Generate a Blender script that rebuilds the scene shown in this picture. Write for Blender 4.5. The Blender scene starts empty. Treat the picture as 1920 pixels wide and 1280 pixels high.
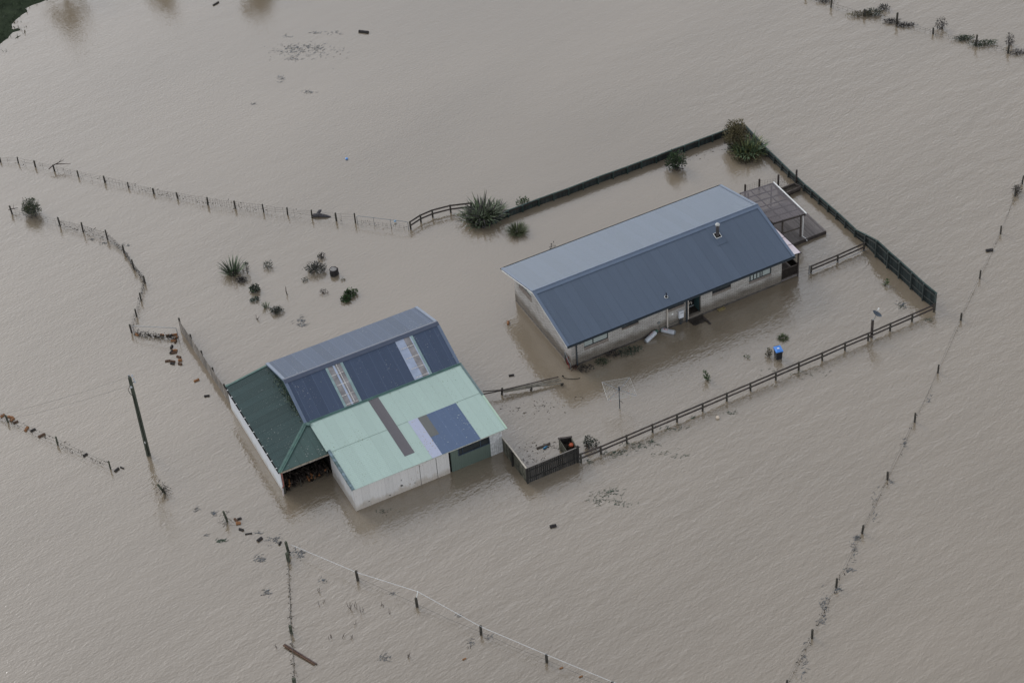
import bpy, bmesh, math, random
from mathutils import Vector, Matrix, noise as NOI
R = math.radians
random.seed(11)
SC = bpy.context.scene
COL = SC.collection

# ------------------------------------------------------------------ camera, sky, sun, exposure
F_PX, PITCH, ROLL, CAM_H = 3906.79, 0.722609, -0.0801851, 105.462
cam_d = bpy.data.cameras.new('camera'); cam = bpy.data.objects.new('camera', cam_d); COL.objects.link(cam)
cam_d.sensor_width = 36; cam_d.lens = F_PX * 36 / 1920; cam_d.clip_end = 6000; cam_d.clip_start = 1
FW = Vector((0, math.cos(PITCH), -math.sin(PITCH))); RT0 = Vector((1, 0, 0)); UP0 = RT0.cross(FW)
RT = math.cos(ROLL) * RT0 + math.sin(ROLL) * UP0; UP = -math.sin(ROLL) * RT0 + math.cos(ROLL) * UP0
CAMP = Vector((0, 0, CAM_H))
mw = Matrix((RT, UP, -FW)).transposed().to_4x4(); mw.translation = CAMP
cam.matrix_world = mw
SC.camera = cam

SUN_EL, SUN_AZ = 33, -42          # azimuth from +Y, clockwise
w = bpy.data.worlds.new('World'); SC.world = w; w.use_nodes = True
nt = w.node_tree; bg = nt.nodes['Background']
sky = nt.nodes.new('ShaderNodeTexSky'); sky.sky_type = 'NISHITA'; sky.sun_disc = False
sky.sun_elevation = R(SUN_EL); sky.sun_rotation = R(SUN_AZ)
sky.air_density = 1.0; sky.dust_density = 0.7; sky.ozone_density = 1.0
hs = nt.nodes.new('ShaderNodeHueSaturation'); hs.inputs['Saturation'].default_value = 0.25
nt.links.new(sky.outputs[0], hs.inputs['Color']); nt.links.new(hs.outputs[0], bg.inputs[0])
bg.inputs[1].default_value = 0.15
sl = bpy.data.lights.new('sun', 'SUN'); sl.energy = 0.5; sl.angle = R(22); sl.color = (1, .98, .96)
so = bpy.data.objects.new('sun', sl); COL.objects.link(so)
sd = Vector((math.sin(R(SUN_AZ)) * math.cos(R(SUN_EL)), math.cos(R(SUN_AZ)) * math.cos(R(SUN_EL)), math.sin(R(SUN_EL))))
so.rotation_euler = sd.to_track_quat('Z', 'Y').to_euler(); so.location = (-60, 160, 120)
SC.view_settings.view_transform = 'Standard'; SC.view_settings.look = 'None'
SC.view_settings.exposure = 0.68; SC.view_settings.gamma = 1.0

# ------------------------------------------------------------------ helpers
def G(x, y, z=0.0):               # where the sight line of a photo point meets level z (survey of the site)
    d = (x - 960) * RT - (y - 640) * UP + F_PX * FW
    return CAMP + d * ((z - CAM_H) / d.z)
def HT(b, t):                     # height of a vertical thing from its foot and top in the photo
    g = G(*b); d = (t[0] - 960) * RT - (t[1] - 640) * UP + F_PX * FW
    return CAM_H + d.z * g.y / d.y

MATS = {}
def mat(name, col, rough=.7, spec=.4, var=0.0, nscale=3.0, stretch=(1, 1, 1), island=0.0, bump=0.0, bscale=20, metal=0.0, col2=None, patch=None, alpha=1.0, trans=0.0):
    """procedural material: base colour with noise variation (var), a second colour through noise (col2), per-island variation"""
    if name in MATS: return MATS[name]
    m = bpy.data.materials.new(name); m.use_nodes = True; n = m.node_tree; L = n.links.new
    b = n.nodes['Principled BSDF']; b.inputs['Roughness'].default_value = rough; b.inputs['Specular IOR Level'].default_value = spec
    b.inputs['Metallic'].default_value = metal
    tc = n.nodes.new('ShaderNodeTexCoord'); mp = n.nodes.new('ShaderNodeMapping'); mp.inputs['Scale'].default_value = stretch
    L(tc.outputs['Object'], mp.inputs[0])
    nz = n.nodes.new('ShaderNodeTexNoise'); nz.inputs['Scale'].default_value = nscale; nz.inputs['Detail'].default_value = 5
    L(mp.outputs[0], nz.inputs['Vector'])
    c2 = col2 if col2 else tuple(min(1, v * (1 - var)) for v in col)
    c1 = col if col2 else tuple(min(1, v * (1 + var)) for v in col)
    cr = n.nodes.new('ShaderNodeValToRGB'); cr.color_ramp.elements[0].position = .35; cr.color_ramp.elements[1].position = .65
    cr.color_ramp.elements[0].color = (*c2, 1); cr.color_ramp.elements[1].color = (*c1, 1)
    L(nz.outputs['Fac'], cr.inputs[0]); out = cr.outputs[0]
    if island:
        ge = n.nodes.new('ShaderNodeNewGeometry'); mr = n.nodes.new('ShaderNodeMapRange')
        mr.inputs[3].default_value = 1 - island; mr.inputs[4].default_value = 1 + island
        L(ge.outputs['Random Per Island'], mr.inputs[0])
        mx = n.nodes.new('ShaderNodeVectorMath'); mx.operation = 'SCALE'; L(out, mx.inputs[0]); L(mr.outputs[0], mx.inputs['Scale']); out = mx.outputs[0]
    L(out, b.inputs['Base Color'])
    if bump:
        n2 = n.nodes.new('ShaderNodeTexNoise'); n2.inputs['Scale'].default_value = bscale; L(mp.outputs[0], n2.inputs['Vector'])
        bp = n.nodes.new('ShaderNodeBump'); bp.inputs['Strength'].default_value = bump; bp.inputs['Distance'].default_value = .02
        L(n2.outputs['Fac'], bp.inputs['Height']); L(bp.outputs[0], b.inputs['Normal'])
    if trans: b.inputs['Transmission Weight'].default_value = trans
    if alpha < 1: b.inputs['Alpha'].default_value = alpha
    MATS[name] = m; return m

def sheet_mat(name, col, axis='x', rough=.42, spec=.35, lap=.76, dirt=0.0, dirtcol=(.25, .2, .12), fade=.06, wear=0.05, lapdark=.6, off=0.0, tint=(1, 1, 1), tide=0.0):
    """painted corrugated steel: every sheet slightly different, a thin line at each side lap, run-off streaks, droppings/lichen"""
    m = bpy.data.materials.new(name); m.use_nodes = True; n = m.node_tree; L = n.links.new; N = n.nodes.new
    b = n.nodes['Principled BSDF']; b.inputs['Roughness'].default_value = rough; b.inputs['Specular IOR Level'].default_value = spec; b.inputs['Specular Tint'].default_value = (*tint, 1)
    tc = N('ShaderNodeTexCoord'); sx = N('ShaderNodeSeparateXYZ'); L(tc.outputs['Object'], sx.inputs[0])
    a = sx.outputs[0 if axis == 'x' else 1]
    def M(op, x, y=None, z=None):
        q = N('ShaderNodeMath'); q.operation = op
        for i, v in enumerate((x, y, z)):
            if v is None: continue
            if isinstance(v, (int, float)): q.inputs[i].default_value = v
            else: L(v, q.inputs[i])
        return q.outputs[0]
    t = M('DIVIDE', M('ADD', a, off), lap); fl = M('FLOOR', t); fr = M('FRACT', t)
    wn = N('ShaderNodeTexWhiteNoise'); wn.noise_dimensions = '1D'; L(fl, wn.inputs['W'])
    val = M('ADD', M('MULTIPLY', M('SUBTRACT', wn.outputs['Value'], .5), 2 * fade), 1.0)
    line = M('LESS_THAN', fr, .045)
    val = M('MULTIPLY', val, M('SUBTRACT', 1.0, M('MULTIPLY', line, 1 - lapdark)))
    st = N('ShaderNodeMapping'); st.inputs['Scale'].default_value = (3.0, .25, .25) if axis == 'x' else (.25, 3.0, .25)
    L(tc.outputs['Object'], st.inputs[0]); nz = N('ShaderNodeTexNoise'); nz.inputs['Scale'].default_value = 2.2; nz.inputs['Detail'].default_value = 6; L(st.outputs[0], nz.inputs['Vector'])
    val = M('MULTIPLY', val, M('ADD', 1 - wear, M('MULTIPLY', nz.outputs['Fac'], 2 * wear)))
    sc = N('ShaderNodeVectorMath'); sc.operation = 'SCALE'; sc.inputs[0].default_value = col; L(val, sc.inputs['Scale']); out = sc.outputs[0]
    if dirt:
        n3 = N('ShaderNodeTexNoise'); n3.inputs['Scale'].default_value = 9.0; n3.inputs['Detail'].default_value = 3; L(tc.outputs['Object'], n3.inputs['Vector'])
        n4 = N('ShaderNodeTexNoise'); n4.inputs['Scale'].default_value = .35; L(tc.outputs['Object'], n4.inputs['Vector'])
        f = M('GREATER_THAN', M('ADD', n3.outputs['Fac'], M('MULTIPLY', n4.outputs['Fac'], .25)), .86 - dirt)
        mx = N('ShaderNodeMix'); mx.data_type = 'RGBA'; L(f, mx.inputs[0]); L(out, mx.inputs[6]); mx.inputs[7].default_value = (*dirtcol, 1); out = mx.outputs[2]
    if tide:                      # silt and rust left along the flood line
        tm = N('ShaderNodeMapping'); tm.inputs['Scale'].default_value = (1, 1, .35); L(tc.outputs['Object'], tm.inputs[0])
        n5 = N('ShaderNodeTexNoise'); n5.inputs['Scale'].default_value = 2.4; n5.inputs['Detail'].default_value = 6; L(tm.outputs[0], n5.inputs['Vector'])
        hgt = M('ADD', sx.outputs[2], M('MULTIPLY', n5.outputs['Fac'], -1.1)); mr = N('ShaderNodeMapRange'); L(hgt, mr.inputs[0]); mr.inputs[1].default_value = tide - .75; mr.inputs[2].default_value = tide - .35; mr.inputs[3].default_value = .5; mr.inputs[4].default_value = 0
        mx = N('ShaderNodeMix'); mx.data_type = 'RGBA'; mx.blend_type = 'MULTIPLY'; L(mr.outputs[0], mx.inputs[0]); L(out, mx.inputs[6]); mx.inputs[7].default_value = (.5, .4, .28, 1); out = mx.outputs[2]
    L(out, b.inputs['Base Color'])
    MATS[name] = m; return m

class MB:
    def __init__(s): s.v = []; s.f = []
    def add(s, vs, fs):
        o = len(s.v); s.v += [tuple(v) for v in vs]; s.f += [tuple(i + o for i in f) for f in fs]; return s
    def box(s, x0, x1, y0, y1, z0, z1):
        vs = [(x, y, z) for z in (z0, z1) for y in (y0, y1) for x in (x0, x1)]
        return s.add(vs, [(0, 2, 3, 1), (4, 5, 7, 6), (0, 1, 5, 4), (2, 6, 7, 3), (0, 4, 6, 2), (1, 3, 7, 5)])
    def bar(s, p, q, wd, h, up=(0, 0, 1), taper=1.0):
        p = Vector(p); q = Vector(q); d = (q - p).normalized(); u = Vector(up)
        if abs(d.dot(u)) > .98: u = Vector((0, 1, 0))
        a = d.cross(u).normalized(); c = a.cross(d).normalized(); vs = []
        for o, k in ((p, 1), (q, taper)):
            for sa, sc in ((-1, -1), (1, -1), (1, 1), (-1, 1)): vs.append(o + a * (sa * wd / 2 * k) + c * (sc * h / 2 * k))
        return s.add(vs, [(3, 2, 1, 0), (4, 5, 6, 7), (0, 1, 5, 4), (1, 2, 6, 5), (2, 3, 7, 6), (3, 0, 4, 7)])
    def tube(s, pts, r, n=6, cap=True):
        pts = [Vector(p) for p in pts]; rs = r if isinstance(r, (list, tuple)) else [r] * len(pts); rings = []; prev = None
        for i, p in enumerate(pts):
            d = (pts[min(i + 1, len(pts) - 1)] - pts[max(i - 1, 0)]).normalized()
            if prev is None:
                u = Vector((0, 0, 1)) if abs(d.z) < .9 else Vector((1, 0, 0)); a = d.cross(u).normalized()
            else: a = (prev - d * prev.dot(d)).normalized()
            prev = a; c = d.cross(a)
            rings.append([p + rs[i] * (math.cos(2 * math.pi * k / n) * a + math.sin(2 * math.pi * k / n) * c) for k in range(n)])
        vs = [v for g in rings for v in g]; fs = []
        for i in range(len(pts) - 1):
            for k in range(n): fs.append((i * n + k, i * n + (k + 1) % n, (i + 1) * n + (k + 1) % n, (i + 1) * n + k))
        if cap: fs.append(tuple(range(n))[::-1]); fs.append(tuple((len(pts) - 1) * n + k for k in range(n)))
        return s.add(vs, fs)
    def prism(s, poly, d):            # extrude a planar polygon by vector d
        n = len(poly); d = Vector(d); vs = [Vector(p) for p in poly] + [Vector(p) + d for p in poly]
        return s.add(vs, [tuple(range(n))[::-1], tuple(range(n, 2 * n))] + [(i, (i + 1) % n, n + (i + 1) % n, n + i) for i in range(n)])
    def lathe(s, c, prof, n=16, axis=Vector((0, 0, 1))):
        axis = Vector(axis).normalized(); u = Vector((1, 0, 0)) if abs(axis.x) < .9 else Vector((0, 1, 0)); a = axis.cross(u).normalized(); b = axis.cross(a); c = Vector(c)
        vs = [c + axis * z + r * (math.cos(2 * math.pi * k / n) * a + math.sin(2 * math.pi * k / n) * b) for r, z in prof for k in range(n)]
        fs = [(i * n + k, i * n + (k + 1) % n, (i + 1) * n + (k + 1) % n, (i + 1) * n + k) for i in range(len(prof) - 1) for k in range(n)]
        fs += [tuple(range(n))[::-1], tuple((len(prof) - 1) * n + k for k in range(n))]
        return s.add(vs, fs)
    def blade(s, base, d, ln, wd, droop=.5, seg=4, side=None):
        base = Vector(base); d = Vector(d).normalized(); a = side or d.cross(Vector((0, 0, 1)))
        if a.length < .01: a = Vector((1, 0, 0))
        a = a.normalized(); vs = []; p = base.copy(); dd = d.copy()
        for i in range(seg + 1):
            t = i / seg; k = wd * (1 - t ** 2.2) * .5 + wd * .03
            vs += [p - a * k, p + a * k]; p = p + dd * (ln / seg); dd = (dd + Vector((0, 0, -droop / seg * (.4 + t)))).normalized()
        return s.add(vs, [(2 * i, 2 * i + 1, 2 * i + 3, 2 * i + 2) for i in range(seg)])
    def leaf(s, c, ln, wd, d=None):
        c = Vector(c); d = Vector(d) if d else Vector((random.gauss(0, 1), random.gauss(0, 1), random.gauss(.2, .8))); d.normalize()
        a = d.cross(Vector((random.gauss(0, 1), random.gauss(0, 1), random.gauss(0, 1)))).normalized()
        return s.add([c, c + d * ln * .5 + a * wd * .5, c + d * ln, c + d * ln * .5 - a * wd * .5], [(0, 1, 2, 3)])
    def corr(s, x0, x1, yf, zf, swap=False, pitch=.076, amp=.009, n=6, th=.025, step=None):
        """corrugated sheet: waves across x, each column runs over y from yf(x)[0] to yf(x)[1], height zf(x,y)"""
        k = max(2, int(round((x1 - x0) / (pitch / n)))); cols = []
        for i in range(k + 1):
            x = x0 + (x1 - x0) * i / k; ya, yb = yf(x); dz = amp * math.sin(2 * math.pi * x / pitch)
            cols.append([(x, ya, zf(x, ya) + dz), (x, yb, zf(x, yb) + dz)])
        vs = []; fs = []
        for a, b in cols: vs += [a, b, (a[0], a[1], a[2] - th), (b[0], b[1], b[2] - th)]
        if swap: vs = [(y, x, z) for x, y, z in vs]
        for i in range(k):
            p = 4 * i; q = p + 4
            fs += [(p, q, q + 1, p + 1), (p + 2, p + 3, q + 3, q + 2), (p, p + 2, q + 2, q), (p + 1, q + 1, q + 3, p + 3)]
        fs += [(0, 1, 3, 2), (4 * k, 4 * k + 2, 4 * k + 3, 4 * k + 1)]
        if swap: fs = [f[::-1] for f in fs]
        return s.add(vs, fs)
    def build(s, name, m, parent=None, world=False, loc=None, smooth=False):
        """world=True: the points are world coordinates and the parent is an unrotated Empty"""
        off = Vector((0, 0, 0))
        if world and parent is not None: off = parent.location.copy() if parent.parent is None else parent.parent.location.copy()
        elif world and loc is not None: off = Vector(loc)
        me = bpy.data.meshes.new(name); me.from_pydata([tuple(Vector(v) - off) for v in s.v], [], s.f); me.update()
        me.materials.append(m); o = bpy.data.objects.new(name, me); COL.objects.link(o)
        if smooth:
            for p in me.polygons: p.use_smooth = True
        if parent is not None: o.parent = parent
        elif world and loc is not None: o.location = loc
        return o
def tag(o, label, cat, group=None, kind=None):
    o['label'] = label; o['category'] = cat
    if group: o['group'] = group
    if kind: o['kind'] = kind
    return o
def thing(name, label, cat, loc, rz=0, group=None, kind=None):
    o = bpy.data.objects.new(name, None); COL.objects.link(o); o.location = loc; o.rotation_euler = (0, 0, rz); o.empty_display_size = .3
    return tag(o, label, cat, group, kind)
def part_copy(src, parent, loc, rot=(0, 0, 0), scale=(1, 1, 1)):
    c = src.copy(); COL.objects.link(c); c.parent = parent; c.location = loc; c.rotation_euler = rot; c.scale = scale; return c

# ------------------------------------------------------------------ materials
M_ROOF = sheet_mat('house_roof_steel', (.081, .103, .142), 'x', rough=.3, spec=.55, fade=.045, wear=.1, lapdark=.8, tint=(.72, .86, 1.0))
M_ROOFTRIM = mat('slate_flashing', (.115, .15, .21), .38, .4, .04, 1.5)
M_SHEDROOF = sheet_mat('shed_roof_steel', (.066, .084, .13), 'x', rough=.45, spec=.25, fade=.09, wear=.08, lapdark=1.35, dirt=.02, dirtcol=(.3, .3, .3), tint=(.55, .8, 1.0))
M_LGREEN = sheet_mat('pale_green_steel', (.36, .465, .42), 'x', rough=.5, spec=.3, fade=.03, wear=.05, lapdark=.9, dirt=.03, dirtcol=(.16, .2, .12))
M_DGREEN_Y = sheet_mat('dark_green_steel_side', (.036, .066, .065), 'y', rough=.5, spec=.3, fade=.12, wear=.22, lapdark=.6, dirt=.03, dirtcol=(.25, .27, .25))
M_DGREEN_X = sheet_mat('dark_green_steel_front', (.05, .093, .085), 'x', rough=.5, spec=.3, fade=.1, wear=.2, lapdark=.7, dirt=.02, dirtcol=(.35, .36, .33))
M_GTRIM = mat('green_flashing', (.075, .15, .125), .5, .3, .15, 2.5, col2=(.055, .11, .1))
M_BLUE = sheet_mat('blue_steel_sheet', (.07, .112, .2), 'x', rough=.5, fade=.03, wear=.05, lapdark=1.2, dirt=.012, dirtcol=(.4, .45, .4), off=-.62)
M_LILAC = sheet_mat('pale_lilac_sheet', (.38, .41, .52), 'x', rough=.5, fade=.02, wear=.04, lapdark=1, dirt=.06, dirtcol=(.3, .24, .15))
M_CLEAR_DARK = sheet_mat('weathered_clear_sheet', (.075, .068, .078), 'x', rough=.35, spec=.5, fade=.05, wear=.12, lapdark=1)
M_CLEAR_GREY = sheet_mat('grey_clear_sheet', (.085, .09, .085), 'x', rough=.4, spec=.5, fade=.05, wear=.12, lapdark=1)
M_WHITEWALL = sheet_mat('white_painted_cladding', (.62, .6, .585), 'x', rough=.6, spec=.25, lap=.6, fade=.04, wear=.08, lapdark=.85, tide=.45, dirt=.035, dirtcol=(.3, .22, .14))
M_WHITESIDE = sheet_mat('white_side_cladding', (.6, .62, .65), 'y', tide=.35, rough=.55, spec=.25, lap=.9, fade=.03, wear=.06, lapdark=.92, dirt=.02, dirtcol=(.4, .33, .24))
M_GREENWALL = sheet_mat('grey_green_cladding', (.105, .135, .115), 'x', rough=.6, spec=.2, lap=.76, fade=.03, wear=.06, lapdark=.9)
M_WHITE = mat('white_paint', (.72, .72, .7), .5, .3, .05)
M_PALE = mat('pale_pipe_paint', (.5, .45, .4), .5, .3, .06)
M_DARKPIPE = mat('dark_slate_pipe', (.03, .04, .05), .4, .4, .1)
M_TIMBER = mat('weathered_dark_timber', (.075, .062, .055), .8, .2, .35, 2.5, stretch=(1, 1, 4), island=.2, bump=.3)
M_RAIL = mat('dark_stained_rail', (.052, .042, .038), .75, .3, .3, 3, island=.25, bump=.3)
M_POST = mat('treated_post_wood', (.055, .05, .042), .85, .2, .35, 4, island=.2, bump=.4)
M_POSTG = mat('lichen_post_wood', (.07, .075, .055), .9, .2, .4, 3, island=.2, bump=.4)
M_GPALE = mat('green_stained_paling', (.018, .026, .026), .75, .3, .3, 3, stretch=(1, 1, .4), island=.45)
M_GCAP = mat('green_stained_cap', (.028, .05, .045), .7, .3, .2, 2)
M_GREYPALE = mat('silvered_paling', (.2, .18, .16), .85, .2, .25, 2.5, stretch=(2, 2, .5), island=.3)
M_DARKPALE = mat('dark_brown_paling', (.028, .026, .024), .8, .25, .35, 3, stretch=(2, 2, .4), island=.55)
M_MOSSPALE = mat('mossy_paling', (.085, .083, .065), .85, .2, .4, 3, island=.3)
M_CAPLIGHT = mat('pale_fence_cap', (.42, .38, .32), .7, .3, .15, 3)
M_WIRE = mat('rusty_wire', (.06, .055, .05), .6, .4, .2)
M_TAPE = mat('white_electric_tape', (.62, .62, .62), .5, .3, .05)
M_STEEL = mat('galvanised_steel', (.22, .23, .24), .45, .4, .15, 6, metal=.3)
M_BLACK = mat('black_gap', (.012, .012, .012), .9, .1, .2)
M_GLASS = mat('dark_window_glass', (.02, .025, .028), .06, .6, .3, 1)
M_CURTAIN = mat('pale_window_blind', (.33, .37, .36), .25, .6, .06, 2)
M_FRAME = mat('dark_window_frame', (.022, .025, .03), .4, .4, .1)
M_BLUEFRAME = mat('blue_grey_frame', (.035, .05, .075), .5, .3, .1)
M_SILL = mat('brick_sill', (.2, .17, .15), .8, .2, .25, 12)
M_TEAL = mat('teal_entry_panel', (.045, .09, .095), .6, .3, .1, 2)
M_DECK = mat('grey_deck_board', (.135, .12, .115), .75, .25, .2, 3, stretch=(8, .6, 1), island=.22)
M_SOIL = mat('wet_dark_soil', (.045, .038, .03), .9, .2, .4, 10)
M_LOGO = mat('split_orange_firewood', (.25, .12, .055), .8, .2, .3, 12, island=.2)
M_LOGB = mat('brown_firewood_bark', (.1, .06, .04), .85, .2, .35, 10, island=.3)
M_LOGD = mat('dark_wet_bark', (.03, .026, .025), .8, .3, .35, 10, island=.3)
M_DEBRIS = mat('dark_flood_debris', (.04, .034, .028), .9, .2, .4, 8, island=.5)
M_TINTWEED = mat('water_tinted_weed', (.1, .11, .12), .9, .1, .25, 3, island=.3)  # grey-blue veil of murky water painted into the weed colour
M_GRASSG = mat('drowned_green_grass', (.06, .08, .06), .9, .1, .3, 3, island=.4)
def leafm(name, col, isl=.5, col2=None): return mat(name, col, .6, .3, .3, 2.0, island=isl, col2=col2)
M_FLAX = leafm('flax_leaf', (.125, .155, .085), .55, (.07, .09, .055))
M_FLAXG = leafm('young_flax_leaf', (.13, .19, .1), .5, (.08, .11, .06))
M_TUSS = leafm('tussock_leaf', (.1, .12, .055), .5, (.05, .06, .03))
M_OLIVE = leafm('olive_leaf', (.15, .125, .065), .55, (.075, .068, .038))
M_LEAF = leafm('dark_evergreen_leaf', (.05, .075, .04), .6, (.028, .04, .024))
M_LEAFL = leafm('fresh_green_leaf', (.06, .11, .035), .5, (.035, .06, .022))
M_GREYLEAF = leafm('grey_green_leaf', (.08, .09, .065), .45, (.045, .052, .042))
M_DRYLEAF = leafm('dry_dark_leaf', (.045, .04, .038), .5)
M_TWIG = mat('bare_twig', (.07, .05, .045), .85, .2, .3, 6)
M_FLOWER = mat('pale_seed_flower', (.5, .47, .35), .7, .2, .1)
M_TRUNK = mat('trunk_bark', (.08, .07, .06), .9, .2, .3, 8, bump=.4)

def brick_mat(name, col, col2, mortar, bw, bh, tide=1.0, msize=.012):
    m = bpy.data.materials.new(name); m.use_nodes = True; n = m.node_tree; L = n.links.new; N = n.nodes.new
    b = n.nodes['Principled BSDF']; b.inputs['Roughness'].default_value = .85; b.inputs['Specular IOR Level'].default_value = .2
    tc = N('ShaderNodeTexCoord'); sx = N('ShaderNodeSeparateXYZ'); L(tc.outputs['Object'], sx.inputs[0])
    ad = N('ShaderNodeMath'); L(sx.outputs[0], ad.inputs[0]); L(sx.outputs[1], ad.inputs[1])
    cb = N('ShaderNodeCombineXYZ'); L(ad.outputs[0], cb.inputs[0]); L(sx.outputs[2], cb.inputs[1])
    br = N('ShaderNodeTexBrick'); L(cb.outputs[0], br.inputs['Vector']); br.inputs['Scale'].default_value = 1
    br.inputs['Brick Width'].default_value = bw; br.inputs['Row Height'].default_value = bh; br.inputs['Mortar Size'].default_value = msize; br.inputs['Mortar Smooth'].default_value = .3
    br.inputs['Color1'].default_value = (*col, 1); br.inputs['Color2'].default_value = (*col2, 1); br.inputs['Mortar'].default_value = (*mortar, 1)
    # tide mark: silt left on the lower wall by the flood
    nz = N('ShaderNodeTexNoise'); nz.inputs['Scale'].default_value = 1.3; nz.inputs['Detail'].default_value = 6; L(tc.outputs['Object'], nz.inputs['Vector'])
    a = N('ShaderNodeMath'); a.operation = 'MULTIPLY_ADD'; L(nz.outputs['Fac'], a.inputs[0]); a.inputs[1].default_value = -.7; L(sx.outputs[2], a.inputs[2])
    mr = N('ShaderNodeMapRange'); L(a.outputs[0], mr.inputs[0]); mr.inputs[1].default_value = tide - .85; mr.inputs[2].default_value = tide - .32; mr.inputs[3].default_value = .28; mr.inputs[4].default_value = 1.0
    mx = N('ShaderNodeMix'); mx.data_type = 'RGBA'; mx.blend_type = 'MULTIPLY'; mx.inputs[0].default_value = 1; L(br.outputs['Color'], mx.inputs[6])
    tint = N('ShaderNodeMix'); tint.data_type = 'RGBA'; L(mr.outputs[0], tint.inputs[0]); tint.inputs[6].default_value = (.25, .2, .14, 1); tint.inputs[7].default_value = (1, 1, 1, 1)
    L(tint.outputs[2], mx.inputs[7])
    n2 = N('ShaderNodeTexNoise'); n2.inputs['Scale'].default_value = .9; n2.inputs['Detail'].default_value = 8; L(tc.outputs['Object'], n2.inputs['Vector'])
    mr2 = N('ShaderNodeMapRange'); L(n2.outputs['Fac'], mr2.inputs[0]); mr2.inputs[1].default_value = .3; mr2.inputs[2].default_value = .7; mr2.inputs[3].default_value = .82; mr2.inputs[4].default_value = 1.1
    v = N('ShaderNodeVectorMath'); v.operation = 'SCALE'; L(mx.outputs[2], v.inputs[0]); L(mr2.outputs[0], v.inputs['Scale'])
    L(v.outputs[0], b.inputs['Base Color'])
    bp = N('ShaderNodeBump'); bp.inputs['Strength'].default_value = .5; bp.inputs['Distance'].default_value = .008; L(br.outputs['Fac'], bp.inputs['Height']); bp.invert = True; L(bp.outputs[0], b.inputs['Normal'])
    MATS[name] = m; return m
M_BRICK = brick_mat('pale_block_wall', (.47, .45, .425), (.36, .34, .32), (.2, .185, .17), .4, .13, 1.12, .016)

# ------------------------------------------------------------------ water and terrain
def water_material():
    m = bpy.data.materials.new('muddy_flood_water'); m.use_nodes = True; n = m.node_tree; L = n.links.new; N = n.nodes.new
    b = n.nodes['Principled BSDF']; b.inputs['Roughness'].default_value = .07; b.inputs['IOR'].default_value = 2.1; b.inputs['Specular IOR Level'].default_value = .5
    tc = N('ShaderNodeTexCoord')
    def noise(scale, rot, st, detail=3, rough=.5, dist=0.0):
        mp = N('ShaderNodeMapping'); mp.inputs['Rotation'].default_value = (0, 0, R(rot)); mp.inputs['Scale'].default_value = st
        # rotate so that local x runs along the wave crests
        mp.vector_type = 'TEXTURE'; mp.inputs['Scale'].default_value = (1 / st[0], 1 / st[1], 1)
        L(tc.outputs['Object'], mp.inputs[0]); q = N('ShaderNodeTexNoise'); q.inputs['Scale'].default_value = scale; q.inputs['Detail'].default_value = detail; q.inputs['Roughness'].default_value = rough; q.inputs['Distortion'].default_value = dist
        L(mp.outputs[0], q.inputs['Vector']); return q.outputs['Fac']
    def M(op, x, y=None, z=None):
        q = N('ShaderNodeMath'); q.operation = op
        for i, v in enumerate((x, y, z)):
            if v is None: continue
            if isinstance(v, (int, float)): q.inputs[i].default_value = v
            else: L(v, q.inputs[i])
        return q.outputs[0]
    # colour of the silt in the water, in long drifting bands
    nc = noise(.05, 30, (.4, 1, 1), 6, .55)
    cr = N('ShaderNodeValToRGB'); cr.color_ramp.elements[0].position = .3; cr.color_ramp.elements[1].position = .7
    cr.color_ramp.elements[0].color = (.190, .153, .108, 1); cr.color_ramp.elements[1].color = (.245, .200, .146, 1)
    L(nc, cr.inputs[0]); L(cr.outputs[0], b.inputs['Base Color'])
    # wind ripples: larger and stronger in the open south and east, small in the lee of the buildings
    sx = N('ShaderNodeSeparateXYZ'); L(tc.outputs['Object'], sx.inputs[0])
    lin = M('ADD', M('MULTIPLY', sx.outputs[0], .021), M('MULTIPLY', M('SUBTRACT', 122.0, sx.outputs[1]), .017))
    mk = noise(.028, 40, (.6, 1, 1), 3)
    msk = N('ShaderNodeMapRange'); msk.interpolation_type = 'SMOOTHSTEP'; L(M('ADD', lin, M('MULTIPLY', M('SUBTRACT', mk, .5), 2.2)), msk.inputs[0])
    msk.inputs[1].default_value = -.55; msk.inputs[2].default_value = .55; msk.inputs[3].default_value = .38; msk.inputs[4].default_value = 1.0
    def calm(c, r, k):      # lee of the buildings: ripples die down around point c
        vm = N('ShaderNodeVectorMath'); vm.operation = 'DISTANCE'; L(tc.outputs['Object'], vm.inputs[0]); vm.inputs[1].default_value = c
        q = N('ShaderNodeMapRange'); q.interpolation_type = 'SMOOTHSTEP'; L(vm.outputs['Value'], q.inputs[0]); q.inputs[1].default_value = r * .35; q.inputs[2].default_value = r * 1.25; q.inputs[3].default_value = k; q.inputs[4].default_value = 1.0
        return q.outputs[0]
    cm = M('MULTIPLY', calm(G(1060, 400), 19, .22), M('MULTIPLY', calm(G(1120, 690), 9, .4), M('MULTIPLY', calm(G(820, 500), 14, .35), calm(G(780, 60), 30, .55))))
    amp = M('MULTIPLY', msk.outputs[0], cm)
    w1 = noise(3.1, 38, (.5, 1, 1), 3, .55, .25); w1 = M('MULTIPLY', w1, w1)
    w2 = noise(6.5, 38, (.5, 1, 1), 2, .5, .3)
    w3 = noise(.95, 30, (.4, 1, 1), 2, .5)
    h = M('ADD', M('MULTIPLY', M('ADD', M('MULTIPLY', w1, .031), M('MULTIPLY', w3, .062)), amp), M('MULTIPLY', w2, M('ADD', .0155, M('MULTIPLY', amp, .009))))
    bp = N('ShaderNodeBump'); bp.inputs['Strength'].default_value = 1.0; bp.inputs['Distance'].default_value = 1.0; L(h, bp.inputs['Height']); L(bp.outputs[0], b.inputs['Normal'])
    return m
wb = MB(); NX = 12
xs = [-3000 + 500 * i for i in range(NX + 1)]
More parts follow.
